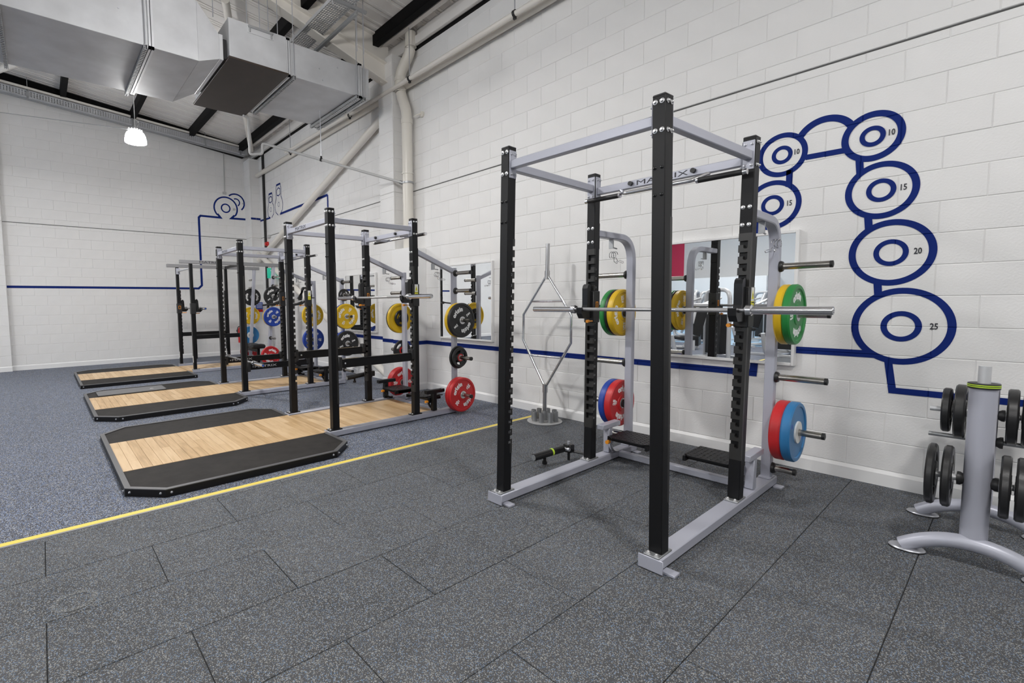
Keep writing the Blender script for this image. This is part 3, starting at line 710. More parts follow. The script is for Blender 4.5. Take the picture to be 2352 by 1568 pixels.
# ============================================================ WEIGHTS
def glyph_arc(mb, word, r, size, a_mid, y, bold=.0035, flip=1):
    wd = {'o': .60, 'r': .42, 'i': .27, 'g': .60, 'n': .58}
    tot = sum(wd[c] for c in word) * size; a = a_mid + tot / 2 / r
    for c in word:
        w_ = wd[c] * size; a -= w_ / 2 / r
        ca, sa = math.cos(a - math.pi / 2), math.sin(a - math.pi / 2)
        cx, cz = r * math.cos(a), r * math.sin(a)
        put_text(mb, c, size, lambda p, q, d: (cx + p * ca - q * sa, y - d, cz + p * sa + q * ca), bold=bold)
        a -= w_ / 2 / r
_pc = {}
def plate_parts(kind, col, rad, th, num, txt):
    k = (kind, col, rad, th, num, txt)
    if k in _pc: return _pc[k]
    P = []
    if kind == 'bumper':
        s = MB(); d = .008
        s.lathe([(.048, 0.0), (.062, 0), (.075, .002), (.080, d), (rad * .835, d), (rad * .86, .0), (rad * .965, 0), (rad, .010), (rad, th - .010), (rad * .965, th), (rad * .86, th), (rad * .835, th - d), (.080, th - d), (.075, th - .002), (.048, th)], (0, 0, 0), 'y', 48)
        P.append(('disc', s.mesh('disc', col, ang=30), None))
        s = MB(); hr = .083 if col == 'ltblue' else .050; s.lathe([(.0258, -.004), (.030, -.005), (hr - .001, -.003), (hr, .004), (hr, th - .004), (hr - .001, th + .003), (.0258, th + .004), (.0258, -.004)], (0, 0, 0), 'y', 32)
        P.append(('hub', s.mesh('hub', 'labelw' if col == 'ltblue' else 'hub', ang=30), None))
        if txt:
            f = rad / .225
            for am in (math.pi / 2, -math.pi / 2):
                s = MB(); glyph_arc(s, 'origin', .142 * f, .074 * f, am, d - .0005, .0045); P.append(('lettering', s.mesh('lettering', 'white', smooth=False), None))
            for sg in (1, -1):
                s = MB()
                put_text(s, num, .056 * f, lambda p, q, e, sg=sg: (sg * (.140 * f + q), d - .0005 - e, -sg * p), bold=.003)
                put_text(s, 'KG', .024 * f, lambda p, q, e, sg=sg: (sg * (.105 * f + q), d - .0005 - e, -sg * p), bold=.0012)
                P.append(('weight_mark', s.mesh('weight_mark', 'white', smooth=False), None))
        elif num:
            s = MB(); f = rad / .225
            put_text(s, num, .05 * f, lambda p, q, e: (-.135 * f + p, d - e, .06 + q), bold=.001)
            P.append(('lettering', s.mesh('lettering', 'bluecap' if col == 'ltblue' else 'ink', smooth=False), None)); s = MB(); put_text(s, num, .05 * f, lambda p, q, e: (.135 * f + p, d - e, -.06 + q), bold=.001)
            P.append(('lettering', s.mesh('lettering', 'bluecap' if col == 'ltblue' else 'ink', smooth=False), None))
    else:                                  # tri grip plate
        s = MB(); n = 40
        s.lathe([(rad * .72, .004), (rad * .78, 0), (rad * .95, 0), (rad, .008), (rad, th - .008), (rad * .95, th), (rad * .78, th), (rad * .72, th - .004), (rad * .72, .004)], (0, 0, 0), 'y', n)
        s.lathe([(.027, -.002), (rad * .40, -.002), (rad * .45, .006), (rad * .45, th - .006), (rad * .40, th + .002), (.027, th + .002), (.027, -.002)], (0, 0, 0), 'y', n)
        for a in (90, 210, 330):
            a = R(a); e = Vector((math.cos(a), 0, math.sin(a))); tt = Vector((-e.z, 0, e.x)); A = []
            for rr, hw in ((rad * .38, rad * .24), (rad * .80, rad * .30)):
                for sg in (-1, 1):
                    for yy in (.006, th - .006): A.append(e * rr + tt * hw * sg + Vector((0, yy, 0)))
            s.add(A, [(0, 1, 3, 2), (4, 6, 7, 5), (0, 2, 6, 4), (1, 5, 7, 3), (0, 4, 5, 1), (2, 3, 7, 6)])
        P.append(('disc', s.mesh('disc', col, ang=30), None))
        s = MB(); s.lathe([(.0258, -.004), (.033, -.004), (.033, th + .004), (.0258, th + .004), (.0258, -.004)], (0, 0, 0), 'y', 24); P.append(('hub', s.mesh('hub', 'hub'), None))
        if num:
            s = MB(); s.lathe([(.034, -.0030), (rad * .37, -.0030), (rad * .37, -.0015), (.034, -.0015), (.034, -.003)], (0, 0, 0), 'y', 24); P.append(('badge', s.mesh('badge', 'redp'), None))
    _pc[k] = P
    return P
def plate(label, x, y, z, col, th, rad=.225, num='', txt=True, kind='bumper', rot=0.0, grp='weight plates', name=None):
    t = thing(name or ('bumper_plate' if kind == 'bumper' else 'grip_plate'), label, 'plate', (x, y, z), grp)
    t.rotation_euler = (0, R(rot), 0)
    for nm, me, _ in plate_parts(kind, col, rad, th, num, txt): link(nm, me, t)
    return t

def barbell(label, x, y, z, cap='chrome', axis_tilt=0):
    t = thing('barbell', label, 'barbell', (x, y, z), 'barbells on the racks')
    s = MB(); s.cyl((0, -.655, 0), (0, .655, 0), .0142, n=18); s.build('shaft', 'steel', t)
    for sg in (-1, 1):
        s = MB(); s.cyl((0, sg * .20, 0), (0, sg * .60, 0), .0150, n=18); s.build('knurling', 'knurl', t)
        s = MB(); s.lathe([(.015, .645), (.030, .645), (.037, .652), (.037, .682), (.026, .688), (.0252, .69), (.0252, 1.095), (.0235, 1.10), (.017, 1.10), (.016, 1.092), (.001, 1.092)], (0, 0, 0), 'y', 24)
        if sg < 0: s.v = [(a, -b, c) for a, b, c in s.v]
        s.build('sleeve', 'chrome', t)
        s = MB(); s.cyl((0, sg * 1.088, 0), (0, sg * 1.0945, 0), .0165, n=16); s.build('end_cap', cap, t)
    return t

# ============================================================ RACKS
_bm = {}
def bolt_mesh(m, rad):
    k = (m, rad)
    if k not in _bm:
        s = MB(); s.lathe([(rad, 0), (rad, -.003), (rad * .62, -.0045), (rad * .60, -.010), (rad * .40, -.013), (.0005, -.013)], (0, 0, 0), 'x', 14); _bm[k] = s.mesh('bolt', m)
    return _bm[k]

def rack(label, xf, yr, H, arm='curve', lean=None, safety=None, matrix_front=False, hooks=1.389, slots=19, V1=1.165, dips=False, bolts2=True, grp='power racks', feet=True, shelf=True, wr=1.88, U=1.105):
    A, B = .08, .075
    t = thing('power_rack', label, 'power rack', (xf, yr, 0), grp)
    def W(p):
        x, y, z = p
        if not lean: return Vector(p)
        a = min(max(x / 1.15, 0), 1); b = min(max(y / 1.2, 0), 1); fade = 1 - min(max((x - 1.2) / .6, 0), 1)
        d = ((lean[0] * (1 - b) + lean[1] * b) * (1 - a) + (lean[2] * (1 - b) + lean[3] * b) * a) * z / 2.5 * fade
        return Vector((x, y + d, z))
    def part(mb, name, m, parent=None, **k):
        mb.v = [tuple(W(p)) for p in mb.v]; return mb.build(name, m, parent or t, **k)
    def bolt(x, y, z, face, m='bolt', rad=.013):
        link('bolt', bolt_mesh(m, rad), t, W((x, y, z)), {'-x': (0, 0, 0), '-y': (0, 0, R(90)), '+x': (0, 0, R(180)), '+y': (0, 0, R(-90)), 'up': (0, R(90), 0)}[face])
    zb = .075
    posts = {'FR': (0, 0), 'FL': (0, V1), 'BR': (U, 0), 'BL': (U, V1)}
    for k, (u, v) in posts.items():
        front = k[0] == 'F'; right = k[1] == 'R'
        comb = .022
        s = MB(); x0, x1 = (u, u + A - comb) if front else (u + comb, u + A)
        ch = .004
        def octo(a0, a1, cl, cr): return [(a0 + cl, v), (a1 - cr, v), (a1, v + cr), (a1, v + B - cr), (a1 - cr, v + B), (a0 + cl, v + B), (a0, v + B - cl), (a0, v + cl)] if cl and cr else ([(a0 + cl, v), (a1, v), (a1, v + B), (a0 + cl, v + B), (a0, v + B - cl), (a0, v + cl)] if cl else [(a0, v), (a1 - cr, v), (a1, v + cr), (a1, v + B - cr), (a1 - cr, v + B), (a0, v + B)])
        for a0, a1, cl, cr, z0, z1 in ((u, u + A, ch, ch, zb, .36), (x0, x1, ch if front else 0, 0 if front else ch, .36, 1.90), (u, u + A, ch, ch, 1.90, H - .012)):
            s.prism(octo(a0, a1, cl, cr), lambda a, b: (a, b, z0), lambda a, b: (a, b, z1))
        part(s, 'post', 'black')
        part(MB().box(u - .001, u + A + .001, v - .001, v + B + .001, H - .014, H, .005), 'post_cap', 'blackplastic')
        # slotted strip: open hooks towards the inside of the rack
        sg = 1 if right else -1; e = v + B if right else v     # inner edge
        dpt = .056
        pts = []
        for i in range(slots):
            z = 1.835 - (.0755) * i
            if z < .44: break
            pts.append([(e, z + .015), (e - sg * dpt, z + .015), (e - sg * dpt, z - .030), (e - sg * (dpt - .006), z - .036), (e - sg * (dpt - .018), z - .036), (e - sg * .030, z - .030), (e - sg * .030, z - .012), (e, z - .012)])
        poly = [(e, 1.90)] + [p for q in pts for p in q] + [(e, .36), (e - sg * B, .36), (e - sg * B, 1.90)]
        xa, xb = (u + A - comb, u + A) if front else (u, u + comb)
        part(MB().prism(poly, lambda a, c: (xa, a, c), lambda a, c: (xb, a, c)), 'slot_strip', 'slotblack', smooth=False)
        s = MB()
        for i in range(min(slots, len(pts))):
            z = 1.835 - (.0755) * i
            if (not right) and lean and i: put_text(s, str(i), .026, ony(u + (A - .030 if front else .034), v - .0006, z - .034), ext=.0004)
        if s.v: part(s, 'slot_number', 'galvd', smooth=False)
        # base plate
        s = MB(); s.box(u - .045, u + A + .03, v - .006, v + B + .006, zb - .002, zb + .008, .002); part(s, 'base_plate', 'black' if not lean else 'galvd')
        for dy in (.015, B - .015): bolt(u - .026, v + dy, zb + .008, 'up')
        # bolts on the outer faces
        if front:
            for z in (H - .04, H - .185):
                for dy in (.018, B - .018): bolt(u, v + dy, z, '-x')
                if right:
                    for dx in (.022, A - .022): bolt(u + dx, v, z, '-y', rad=.012)
            for z in (H - .375, H - .515):
                for dy in (.018, B - .018): bolt(u, v + dy, z, '-x', 'blackgloss', .009)
        else:
            for z in (2.07, 1.955):
                for dy in (.018, B - .018): bolt(u, v + dy, z, '-x')
            if right:
                for z in (H - .04, H - .185):
                    for dx in (.022, A - .022): bolt(u + dx, v, z, '-y', rad=.011)
    zt = H - .125
    # mounting plates + beams
    def mplate(x0, x1, y0, y1, face, bx):
        part(MB().box(x0, x1, y0, y1, H - .215, H - .03, .003), 'mount_plate', 'silver')
        for z in (H - .055, H - .19):
            for q in bx: bolt(*q, z, face, 'zinc', .010)
    for k, (u, v) in posts.items():
        front = k[0] == 'F'; right = k[1] == 'R'; ye = v + B if right else v; so = 1 if right else -1
        mplate(u + .004, u + A - .004, ye, ye + so * .007, '+y' if right else '-y', [(u + .02, ye + so * .007), (u + A - .02, ye + so * .007)])
        xe = u + A if front else u; sx = 1 if front else -1
        mplate(xe, xe + sx * .007, v + .003, v + B - .003, '+x' if front else '-x', [(xe + sx * .007, v + .018), (xe + sx * .007, v + B - .018)])
    s = MB(); s.box(.012, .062, B + .007, V1 - .007, zt - .028, zt + .028, .005); fb = part(s, 'front_beam', 'silver')
    for v in (0, V1):
        s = MB(); s.box(A + .007, U - .007, v + .012, v + .062, zt - .028, zt + .028, .005); part(s, 'side_beam', 'silver')
    zk = zt - .025
    s = MB(); s.box(U + .012, U + .052, B + .007, V1 - .007, zk - .03, zk + .03, .005); bb = part(s, 'back_beam', 'silver')
    # lettering
    if matrix_front:
        s = MB(); put_text(s, 'MATRIX', .055, lambda a, b, c: (.0115 - c, (V1 + B) / 2 + .13 - a * 1.55, zt + b)); part(s, 'lettering', 'ink', smooth=False)
    else:
        s = MB(); put_text(s, 'MATRIX', .052, lambda a, b, c: (U + .0115 - c, (V1 + B) / 2 - a * 2.1, zk + b)); part(s, 'lettering', 'ink', smooth=False)
    # pull-up bar
    yc = (V1 + B) / 2
    if arm == 'curve':
        s = MB(); s.tube(bend([(U + .03, yc + .33, zk - .03), (U - .05, yc + .26, zk - .075), (U - .05, yc - .26, zk - .075), (U + .03, yc - .33, zk - .03)], .03), .016, 12); part(s, 'pull_up_bar', 'chrome'); gx, gz = U - .055, zk - .085
    else:
        gx, gz = U + .21, zk - .02
        s = MB(); s.cyl((gx, yc - .34, gz), (gx, yc + .34, gz), .016, n=12); part(s, 'pull_up_bar', 'chrome')
        for sg in (-1, 1):
            s = MB(); s.bar([(U + .05, yc + sg * .28, gz), (gx, yc + sg * .28, gz)], .035, .035); part(s, 'bar_bracket', 'silver')
    for sg in (-1, 1):
        s = MB(); s.cyl((gx, yc + sg * .30, gz), (gx, yc + sg * .575, gz), .019, n=14); g = part(s, 'grip', 'blackplastic')
        s = MB(); s.cyl((gx, yc + sg * .575, gz), (gx, yc + sg * .60, gz), .020, n=14); part(s, 'grip_cap', 'chrome', g)
        s = MB(); s.cyl((gx, yc + sg * .285, gz), (gx, yc + sg * .30, gz), .020, n=14); part(s, 'grip_cap', 'chrome', g)
        s = MB(); s.cyl((U + .012, yc + sg * .235, zk + .004), (U - .012, yc + sg * .235, zk + .004), .017, n=14); part(s, 'bumper_knob', 'blackplastic')
    # storage uprights, arms and horns
    us = U + .685
    for k, v in (('R', 0), ('L', V1)):
        vc = v + B / 2; so = -1 if k == 'R' else 1
        s = MB()
        if arm == 'curve':
            s.bar(bend([(U + A, vc, 2.035), (us + .002, vc, 2.035), (us + .002, vc, zb)], .22, 10), .055, .07, .006, up=(0, 1, 0)); part(s, 'storage_upright', 'silver')
        else:
            s.bar([(us, vc, zb), (us, vc, 1.905)], .055, .07, .006, up=(0, 1, 0)); part(s, 'storage_upright', 'silver')
            s = MB(); s.bar([(U + A, vc, 2.08), (us - .02, vc, 1.865)], .05, .06, .006); part(s, 'storage_arm', 'silver')
        s = MB(); s.box(U + A, U + A + .007, v + .002, v + B - .002, 1.90, 2.12, .003); part(s, 'arm_plate', 'black')
        hz = (1.705, 1.345, .865, .465, .155) if arm == 'curve' else (1.835, 1.607, 1.226, .74, .255)
        for z in hz:
            y0 = vc + so * .035; L = .155 if z < .2 else .32 if arm == 'curve' else .30
            s = MB(); s.cyl((us, y0, z), (us, y0 + so * L, z), .0243, n=18); h = part(s, 'plate_horn', 'worn')
            s = MB(); s.lathe([(.0243, 0), (.042, 0), (.042, so * .010), (.036, so * .022), (.0243, so * .024)], (us, y0, z), 'y', 18); part(s, 'horn_collar', 'blackplastic', h)
            s = MB(); s.lathe([(.0250, so * (L - .018)), (.0250, so * L), (.015, so * (L + .003)), (.001, so * (L + .001))], (us, y0, z), 'y', 18); part(s, 'horn_tip', 'blackplastic', h)
        s = MB(); s.box(us - .06, us + .06, v - .004, v + B + .004, zb - .002, zb + .008, .002); part(s, 'base_plate', 'silver')
        # hook for the spring collars under the arm
        zc = 1.985 if arm == 'curve' else 1.93
        s = MB(); s.tube([(us - .32, vc, zc + .02), (us - .32, vc, zc - .05), (us - .26, vc, zc - .055)], .006, 6); s.box(us - .36, us - .345, vc - .02, vc + .02, zc - .06, zc + .02); part(s, 'collar_hook', 'galvd')
        # floor rail
        s = MB(); s.box(-.05, wr, v - .012, v + B + .012, .008, zb - .003, .008); rl = part(s, 'floor_rail', 'silver')
        s = MB(); s.box(-.058, -.05, v - .035, v + B + .03, .004, zb + .004, .003); part(s, 'rail_end_plate', 'silver')
        if feet:
            yy = v - .045 if k == 'R' else v - .045
            part(MB().box(-.03, .03, v - .085, v - .012, 0, .014, .002), 'floor_lug', 'silver'); part(MB().box(wr - .10, wr - .03, v - .07, v - .012, 0, .014, .002), 'floor_lug', 'silver')
        part(MB().box(-.02, .02, v + .01, v + B - .01, 0, .01), 'rail_foot', 'blackplastic'); part(MB().box(wr - .05, wr - .01, v + .01, v + B - .01, 0, .01), 'rail_foot', 'blackplastic')
        # short stub post carrying the folding step
        sx = U + .30
        s = MB(); s.box(sx, sx + .06, v + .008, v + B - .008, zb, .30, .004); part(s, 'stub_post', 'silver' if arm == 'curve' else 'black')
        m_ = 'silver' if arm == 'curve' else 'black'
        s = MB(); s.box(sx - .10, sx + .19, v + .005, v + B - .005, .30, .345, .004); part(s, 'stub_head', m_)
        s = MB(); si = 1 if k == 'R' else -1; yi = v + B if k == 'R' else v
        s.box(sx - .03, sx + .01, min(yi - .01, yi + si * .03), max(yi - .01, yi + si * .03), .17, .24, .004); part(s, 'latch_block', m_); s = MB(); s.cyl((sx - .030, yi + si * .012, .19), (sx - .070, yi + si * .012, .19), .017, n=14); part(s, 'latch_knob', 'orange')
        s = MB(); s.tube([(sx + .10 - .12 * math.cos(R(a)), yi + si * .012, .20 - .12 * math.sin(R(a))) for a in range(0, 100, 12)], .016, 6); part(s, 'latch_quadrant', 'zinc' if arm == 'curve' else 'black')
        if shelf:
            x0, x1 = sx - .10, sx + .235; y0, y1 = yi + si * .03, yi + si * .40
            s = MB(); s.prism([(x0 + .05, y0), (x0, y0 + si * .05), (x0, y1 - si * .04), (x0 + .04, y1), (x1, y1), (x1, y0)], lambda a, b: (a, b, .238), lambda a, b: (a, b, .250)); sp = part(s, 'step_plate', 'black', smooth=False)
            s = MB()
            for i in range(9):
                for j in range(10):
                    px = x0 + .03 + i * .035; py = y0 + si * (.03 + j * .036)
                    if px > x1 - .02: continue
                    a = R(45 if (i + j) % 2 else -45); dx, dy = .011 * math.cos(a), .011 * math.sin(a); nx, ny = -dy * .3, dx * .3
                    s.add([(px - dx - nx, py - dy - ny, .2502), (px + dx - nx, py + dy - ny, .2502), (px + dx + nx, py + dy + ny, .2502), (px - dx + nx, py - dy + ny, .2502), (px, py, .2535)], [(0, 1, 4), (1, 2, 4), (2, 3, 4), (3, 0, 4)])
            tag(part(s, 'tread_pattern', 'blackgloss', sp, smooth=False), kind='stuff')
            s = MB(); s.box(x0 + .005, x1 - .005, min(y1 - si * .02, y1), max(y1 - si * .02, y1), .20, .24); s.box(x0 + .06, x1 - .06, min(yi, y1), max(yi, y1), .205, .238); part(s, 'step_frame', 'black', smooth=False)
    s = MB(); s.box(U + .44, U + .50, B, V1, .012, .062, .004); part(s, 'cross_rail', 'silver')
    # J hooks on the back posts
    for k, v in (('R', 0), ('L', V1)):
        si = 1 if k == 'R' else -1; yi = v + B if k == 'R' else v
        zc = hooks - .014
        s = MB(); s.box(U - .012, U + A + .008, v - .008, v + B + .008, zc - .10, zc + .17, .005); hk = part(s, 'hook_sleeve', 'blackplastic')
        prof = [(U - .012, zc - .06), (U - .125, zc - .06), (U - .155, zc - .02), (U - .160, zc + .028), (U - .150, zc + .032), (U - .135, zc + .024), (U - .130, zc), (U - .088, zc), (U - .072, zc + .05), (U - .075, zc + .19), (U - .066, zc + .215), (U - .045, zc + .228), (U - .012, zc + .22)]
        ya, yb = v + .012, v + B - .012
        if not dips: part(MB().prism(prof, lambda a, c: (a, ya, c), lambda a, c: (a, yb, c)), 'hook_cradle', 'blackgloss', hk, smooth=False)
        else:
            part(MB().prism([p for p in prof if p[1] > zc - .01] , lambda a, c: (a, ya, c), lambda a, c: (a, yb, c)), 'hook_cradle', 'blackgloss', hk, smooth=False)
            for q in (0, 1):
                s = MB(); s.tube(bend([(U - .05, v + B * q, zc - .02), (U - .12, v + B * q + (q - .5) * .12, zc - .06), (U - .30, v + B * q + (q - .5) * .16, zc - .08)], .05), .016, 10); part(s, 'dip_handle', 'blackplastic', hk)
        s = MB(); s.cyl((U - .02, yi + si * .004, zc - .085), (U - .075, yi + si * .004, zc - .085), .006, n=8); s.cyl((U - .075, yi + si * .004, zc - .085), (U - .10, yi + si * .004, zc - .085), .013, n=12); part(s, 'latch_pin', 'orange', hk)
        ys = v - .009
        if k == 'L':
            s = MB()
            for b in ((.0, .034, 0, .006), (.0, .034, .064, .070), (0, .006, 0, .07), (.028, .034, 0, .07)): s.box(U + .022 + b[0], U + .022 + b[1], ys - .004, ys, zc + .01 + b[2], zc + .01 + b[3], .0015)
            part(s, 'orange_ring', 'orange', hk)
        else:
            s = MB(); s.box(U + .016, U + .066, ys - .0015, ys, zc + .075, zc + .165); part(s, 'warning_label', 'labelw', hk, smooth=False)
            s = MB(); s.box(U + .016, U + .066, ys - .0017, ys, zc + .01, zc + .075); s.prism([(U + .022, zc + .088), (U + .060, zc + .088), (U + .041, zc + .15)], lambda a, c: (a, ys - .002, c), lambda a, c: (a, ys - .0012, c)); part(s, 'caution_label', 'label', hk, smooth=False)
            s = MB(); put_text(s, 'CAUTION', .0095, ony(U + .041, ys - .0025, zc + .065)); put_text(s, '!', .036, ony(U + .041, ys - .0025, zc + .110))
            for q in range(3): s.box(U + .022, U + .060, ys - .0024, ys - .0018, zc + .045 - q * .012, zc + .049 - q * .012)
            part(s, 'label_print', 'ink', hk, smooth=False)
        s = MB(); s.box(U + A + .008, U + A + .03, v + .02, v + B - .02, zc + .03, zc + .055, .004); s.cyl((U + A + .03, v + B / 2, zc + .042), (U + A + .075, v + B / 2, zc + .042), .009, n=10); part(s, 'hook_lever', 'blackplastic', hk)
    if safety:
        for k, v in (('R', 0), ('L', V1)):
            z = safety
            si = 1 if k == 'R' else -1; yo = v - .022 if k == 'R' else v + .018
            s = MB(); s.box(A + .03, U - .012, yo + .012, yo + .072, z - .048, z + .042, .004); sf = part(s, 'safety_arm', 'black')
            part(MB().box(A - .006, A + .04, yo, yo + .08, z - .075, z + .075, .006), 'safety_bracket', 'blackplastic', sf); part(MB().box(U - .05, U + .0, yo, yo + .08, z - .03, z + .09, .006), 'safety_bracket', 'blackplastic', sf)
            s = MB(); s.box(A + .03, U - .012, yo + .010, yo + .074, z + .042, z + .050, .003); part(s, 'wear_strip', 'blackgloss', sf)
            if safety < .6:
                s = MB(); put_text(s, 'MATRIX', .05, lambda a, b, c: (.36 + a * 2.0, yo + .0115 - c, z + b)); part(s, 'lettering', 'ltgrey', sf, smooth=False)
            bolt(A + .08, yo + .012, z, '-y', 'zinc', .010)
    return t

RX, RY = -2.465, 1.235
r1 = rack('tall black and silver power rack nearest the camera, bar racked, no platform', RX, RY, 2.525, 'curve', lean=(.036, -.055, -.030, -.010), hooks=1.389)
r2 = rack('black power rack standing on the nearest wooden lifting platform', -2.595, 4.805, 2.475, 'slant', safety=.80, matrix_front=True, hooks=1.53, feet=False, V1=1.13, wr=1.80)
r3 = rack('black power rack standing on the middle wooden lifting platform', -2.58, 7.90, 2.465, 'slant', safety=.46, matrix_front=True, hooks=1.53, feet=False, dips=True, V1=1.16, wr=1.80)

# barbells
barbell('steel barbell racked on the nearest power rack', -1.468, 1.845, 1.391)
barbell('steel barbell racked on the rack of the nearest platform', -1.598, 5.41, 1.532)
barbell('steel barbell with blue end caps lying low across the middle rack', -2.43, 8.50, .528, 'bluecap')

# ---- plates on the racks: horn z, list of plates from the upright outwards
COLS = {'red': 'red', 'blue': 'blue', 'yellow': 'yellow', 'green': 'green', 'black': 'blackrub', 'light blue': 'ltblue'}
def load(xs, yu, side, z, items, where):
    """items: (colour word, thickness, number, text?, radius, kind)"""
    off = .026
    n = len(items)
    for i, (cw, th, num, txt, rad, kind, rot) in enumerate(items):
        y = yu - .036 - off - th if side == 'R' else yu + .036 + off
        off += th + .001
        pos = '' if n == 1 else (', innermost' if i == 0 else ', outermost' if i == n - 1 else ', middle one')
        nm = {'bumper': (cw + (' %s kg' % num if num and txt else '') + ' bumper plate'), 'grip': 'small ' + cw + ' grip plate'}[kind]
        plate('%s %s%s' % (nm, where, pos), xs, y, z, COLS[cw], th, rad, num, txt, kind, rot)
xs = RX + 1.105 + .687; yR = RY + .0375; yL = RY + 1.165 + .0375
Bp = lambda c, th, num, rot=0, txt=True, rad=.225: (c, th, num, txt, rad, 'bumper', rot)
load(xs, yR, 'R', 1.345, [Bp('yellow', .050, '15'), Bp('green', .050, '10', -6)], 'on the near side of the nearest rack')
load(xs, yR, 'R', .465, [Bp('red', .070, '25'), Bp('light blue', .062, '20', 0, False)], 'low on the near side of the nearest rack')
load(xs, yL, 'L', 1.345, [Bp('yellow', .055, '15', 80), Bp('black', .028, '5', 0, False), Bp('green', .050, '10')], 'on the far side of the nearest rack')
load(xs, yL, 'L', .465, [Bp('red', .070, '25', 10), Bp('blue', .062, '20')], 'low on the far side of the nearest rack')
x2 = -2.595 + 1.105 + .685; yR = 4.805 + .0375; yL = 4.805 + 1.13 + .0375
load(x2, yR, 'R', 1.226, [Bp('yellow', .055, '15'), Bp('black', .050, '5', -35)], 'on the near side of the second rack')
load(x2, yR, 'R', .74, [('black', .030, '1', False, .149, 'grip', 0), ('black', .030, '1', False, .132, 'grip', 30)], 'on the near side of the second rack')
load(x2, yR, 'R', .255, [Bp('red', .055, '25'), Bp('red', .055, '25', -45)], 'low on the near side of the second rack')
load(x2, yL, 'L', 1.226, [('black', .030, '', False, .125, 'grip', 0), Bp('yellow', .050, '', 0, False), Bp('black', .022, '', 0, False)], 'on the far side of the second rack')
load(x2, yL, 'L', .74, [('black', .032, '1', False, .155, 'grip', 20)], 'on the far side of the second rack')
load(x2, yL, 'L', .255, [Bp('red', .055, '25'), Bp('red', .055, '25', 30)], 'low on the far side of the second rack')
x3 = -2.58 + 1.105 + .685; yR = 7.90 + .0375; yL = 7.90 + 1.16 + .0375
load(x3, yR, 'R', 1.607, [('black', .03, '', False, .11, 'grip', 0)], 'on an upper horn of the middle rack')
load(x3, yR, 'R', 1.226, [Bp('blue', .05, '20'), Bp('yellow', .055, '15', -60)], 'on the near side of the middle rack')
load(x3, yR, 'R', .74, [Bp('blue', .06, '20'), Bp('black', .05, '5', -20)], 'low on the near side of the middle rack')
load(x3, yL, 'L', 1.226, [Bp('yellow', .055, '15', 90)], 'on the far side of the middle rack')
load(x3, yL, 'L', .74, [Bp('blue', .06, '20', 5)], 'low on the far side of the middle rack')

# ---- spring collars
def collar(label, x, y, z, rot=0):
    t = thing('spring_collar', label, 'collar', (x, y, z), 'spring collars hung on the racks'); t.rotation_euler = (0, 0, R(rot))
    s = MB(); s.tube([(.028 * math.cos(a * .35), -.012 + a * .0011, .028 * math.sin(a * .35)) for a in range(0, 50)], .0032, 6); s.build('spring', 'chrome', t)
    for sg in (-1, 1):
        s = MB(); s.tube(bend([(0, sg * .01, -.026), (.02, sg * .02, -.06), (.09, sg * .03, -.075), (.10, sg * .03, -.06), (.04, sg * .02, -.05)], .012), .003, 6); s.build('handle', 'chrome', t)
collar('chrome spring collar under the far arm of the nearest rack', xs - .29, RY + 1.20, 1.875)
collar('chrome spring collar under the near arm of the nearest rack', xs - .05, RY + .03, 1.88, 180)
collar('chrome spring collar under the near arm of the second rack', x2 - .27, 4.84, 1.815)
collar('chrome spring collar under the far arm of the second rack', x2 - .27, 5.97, 1.80)

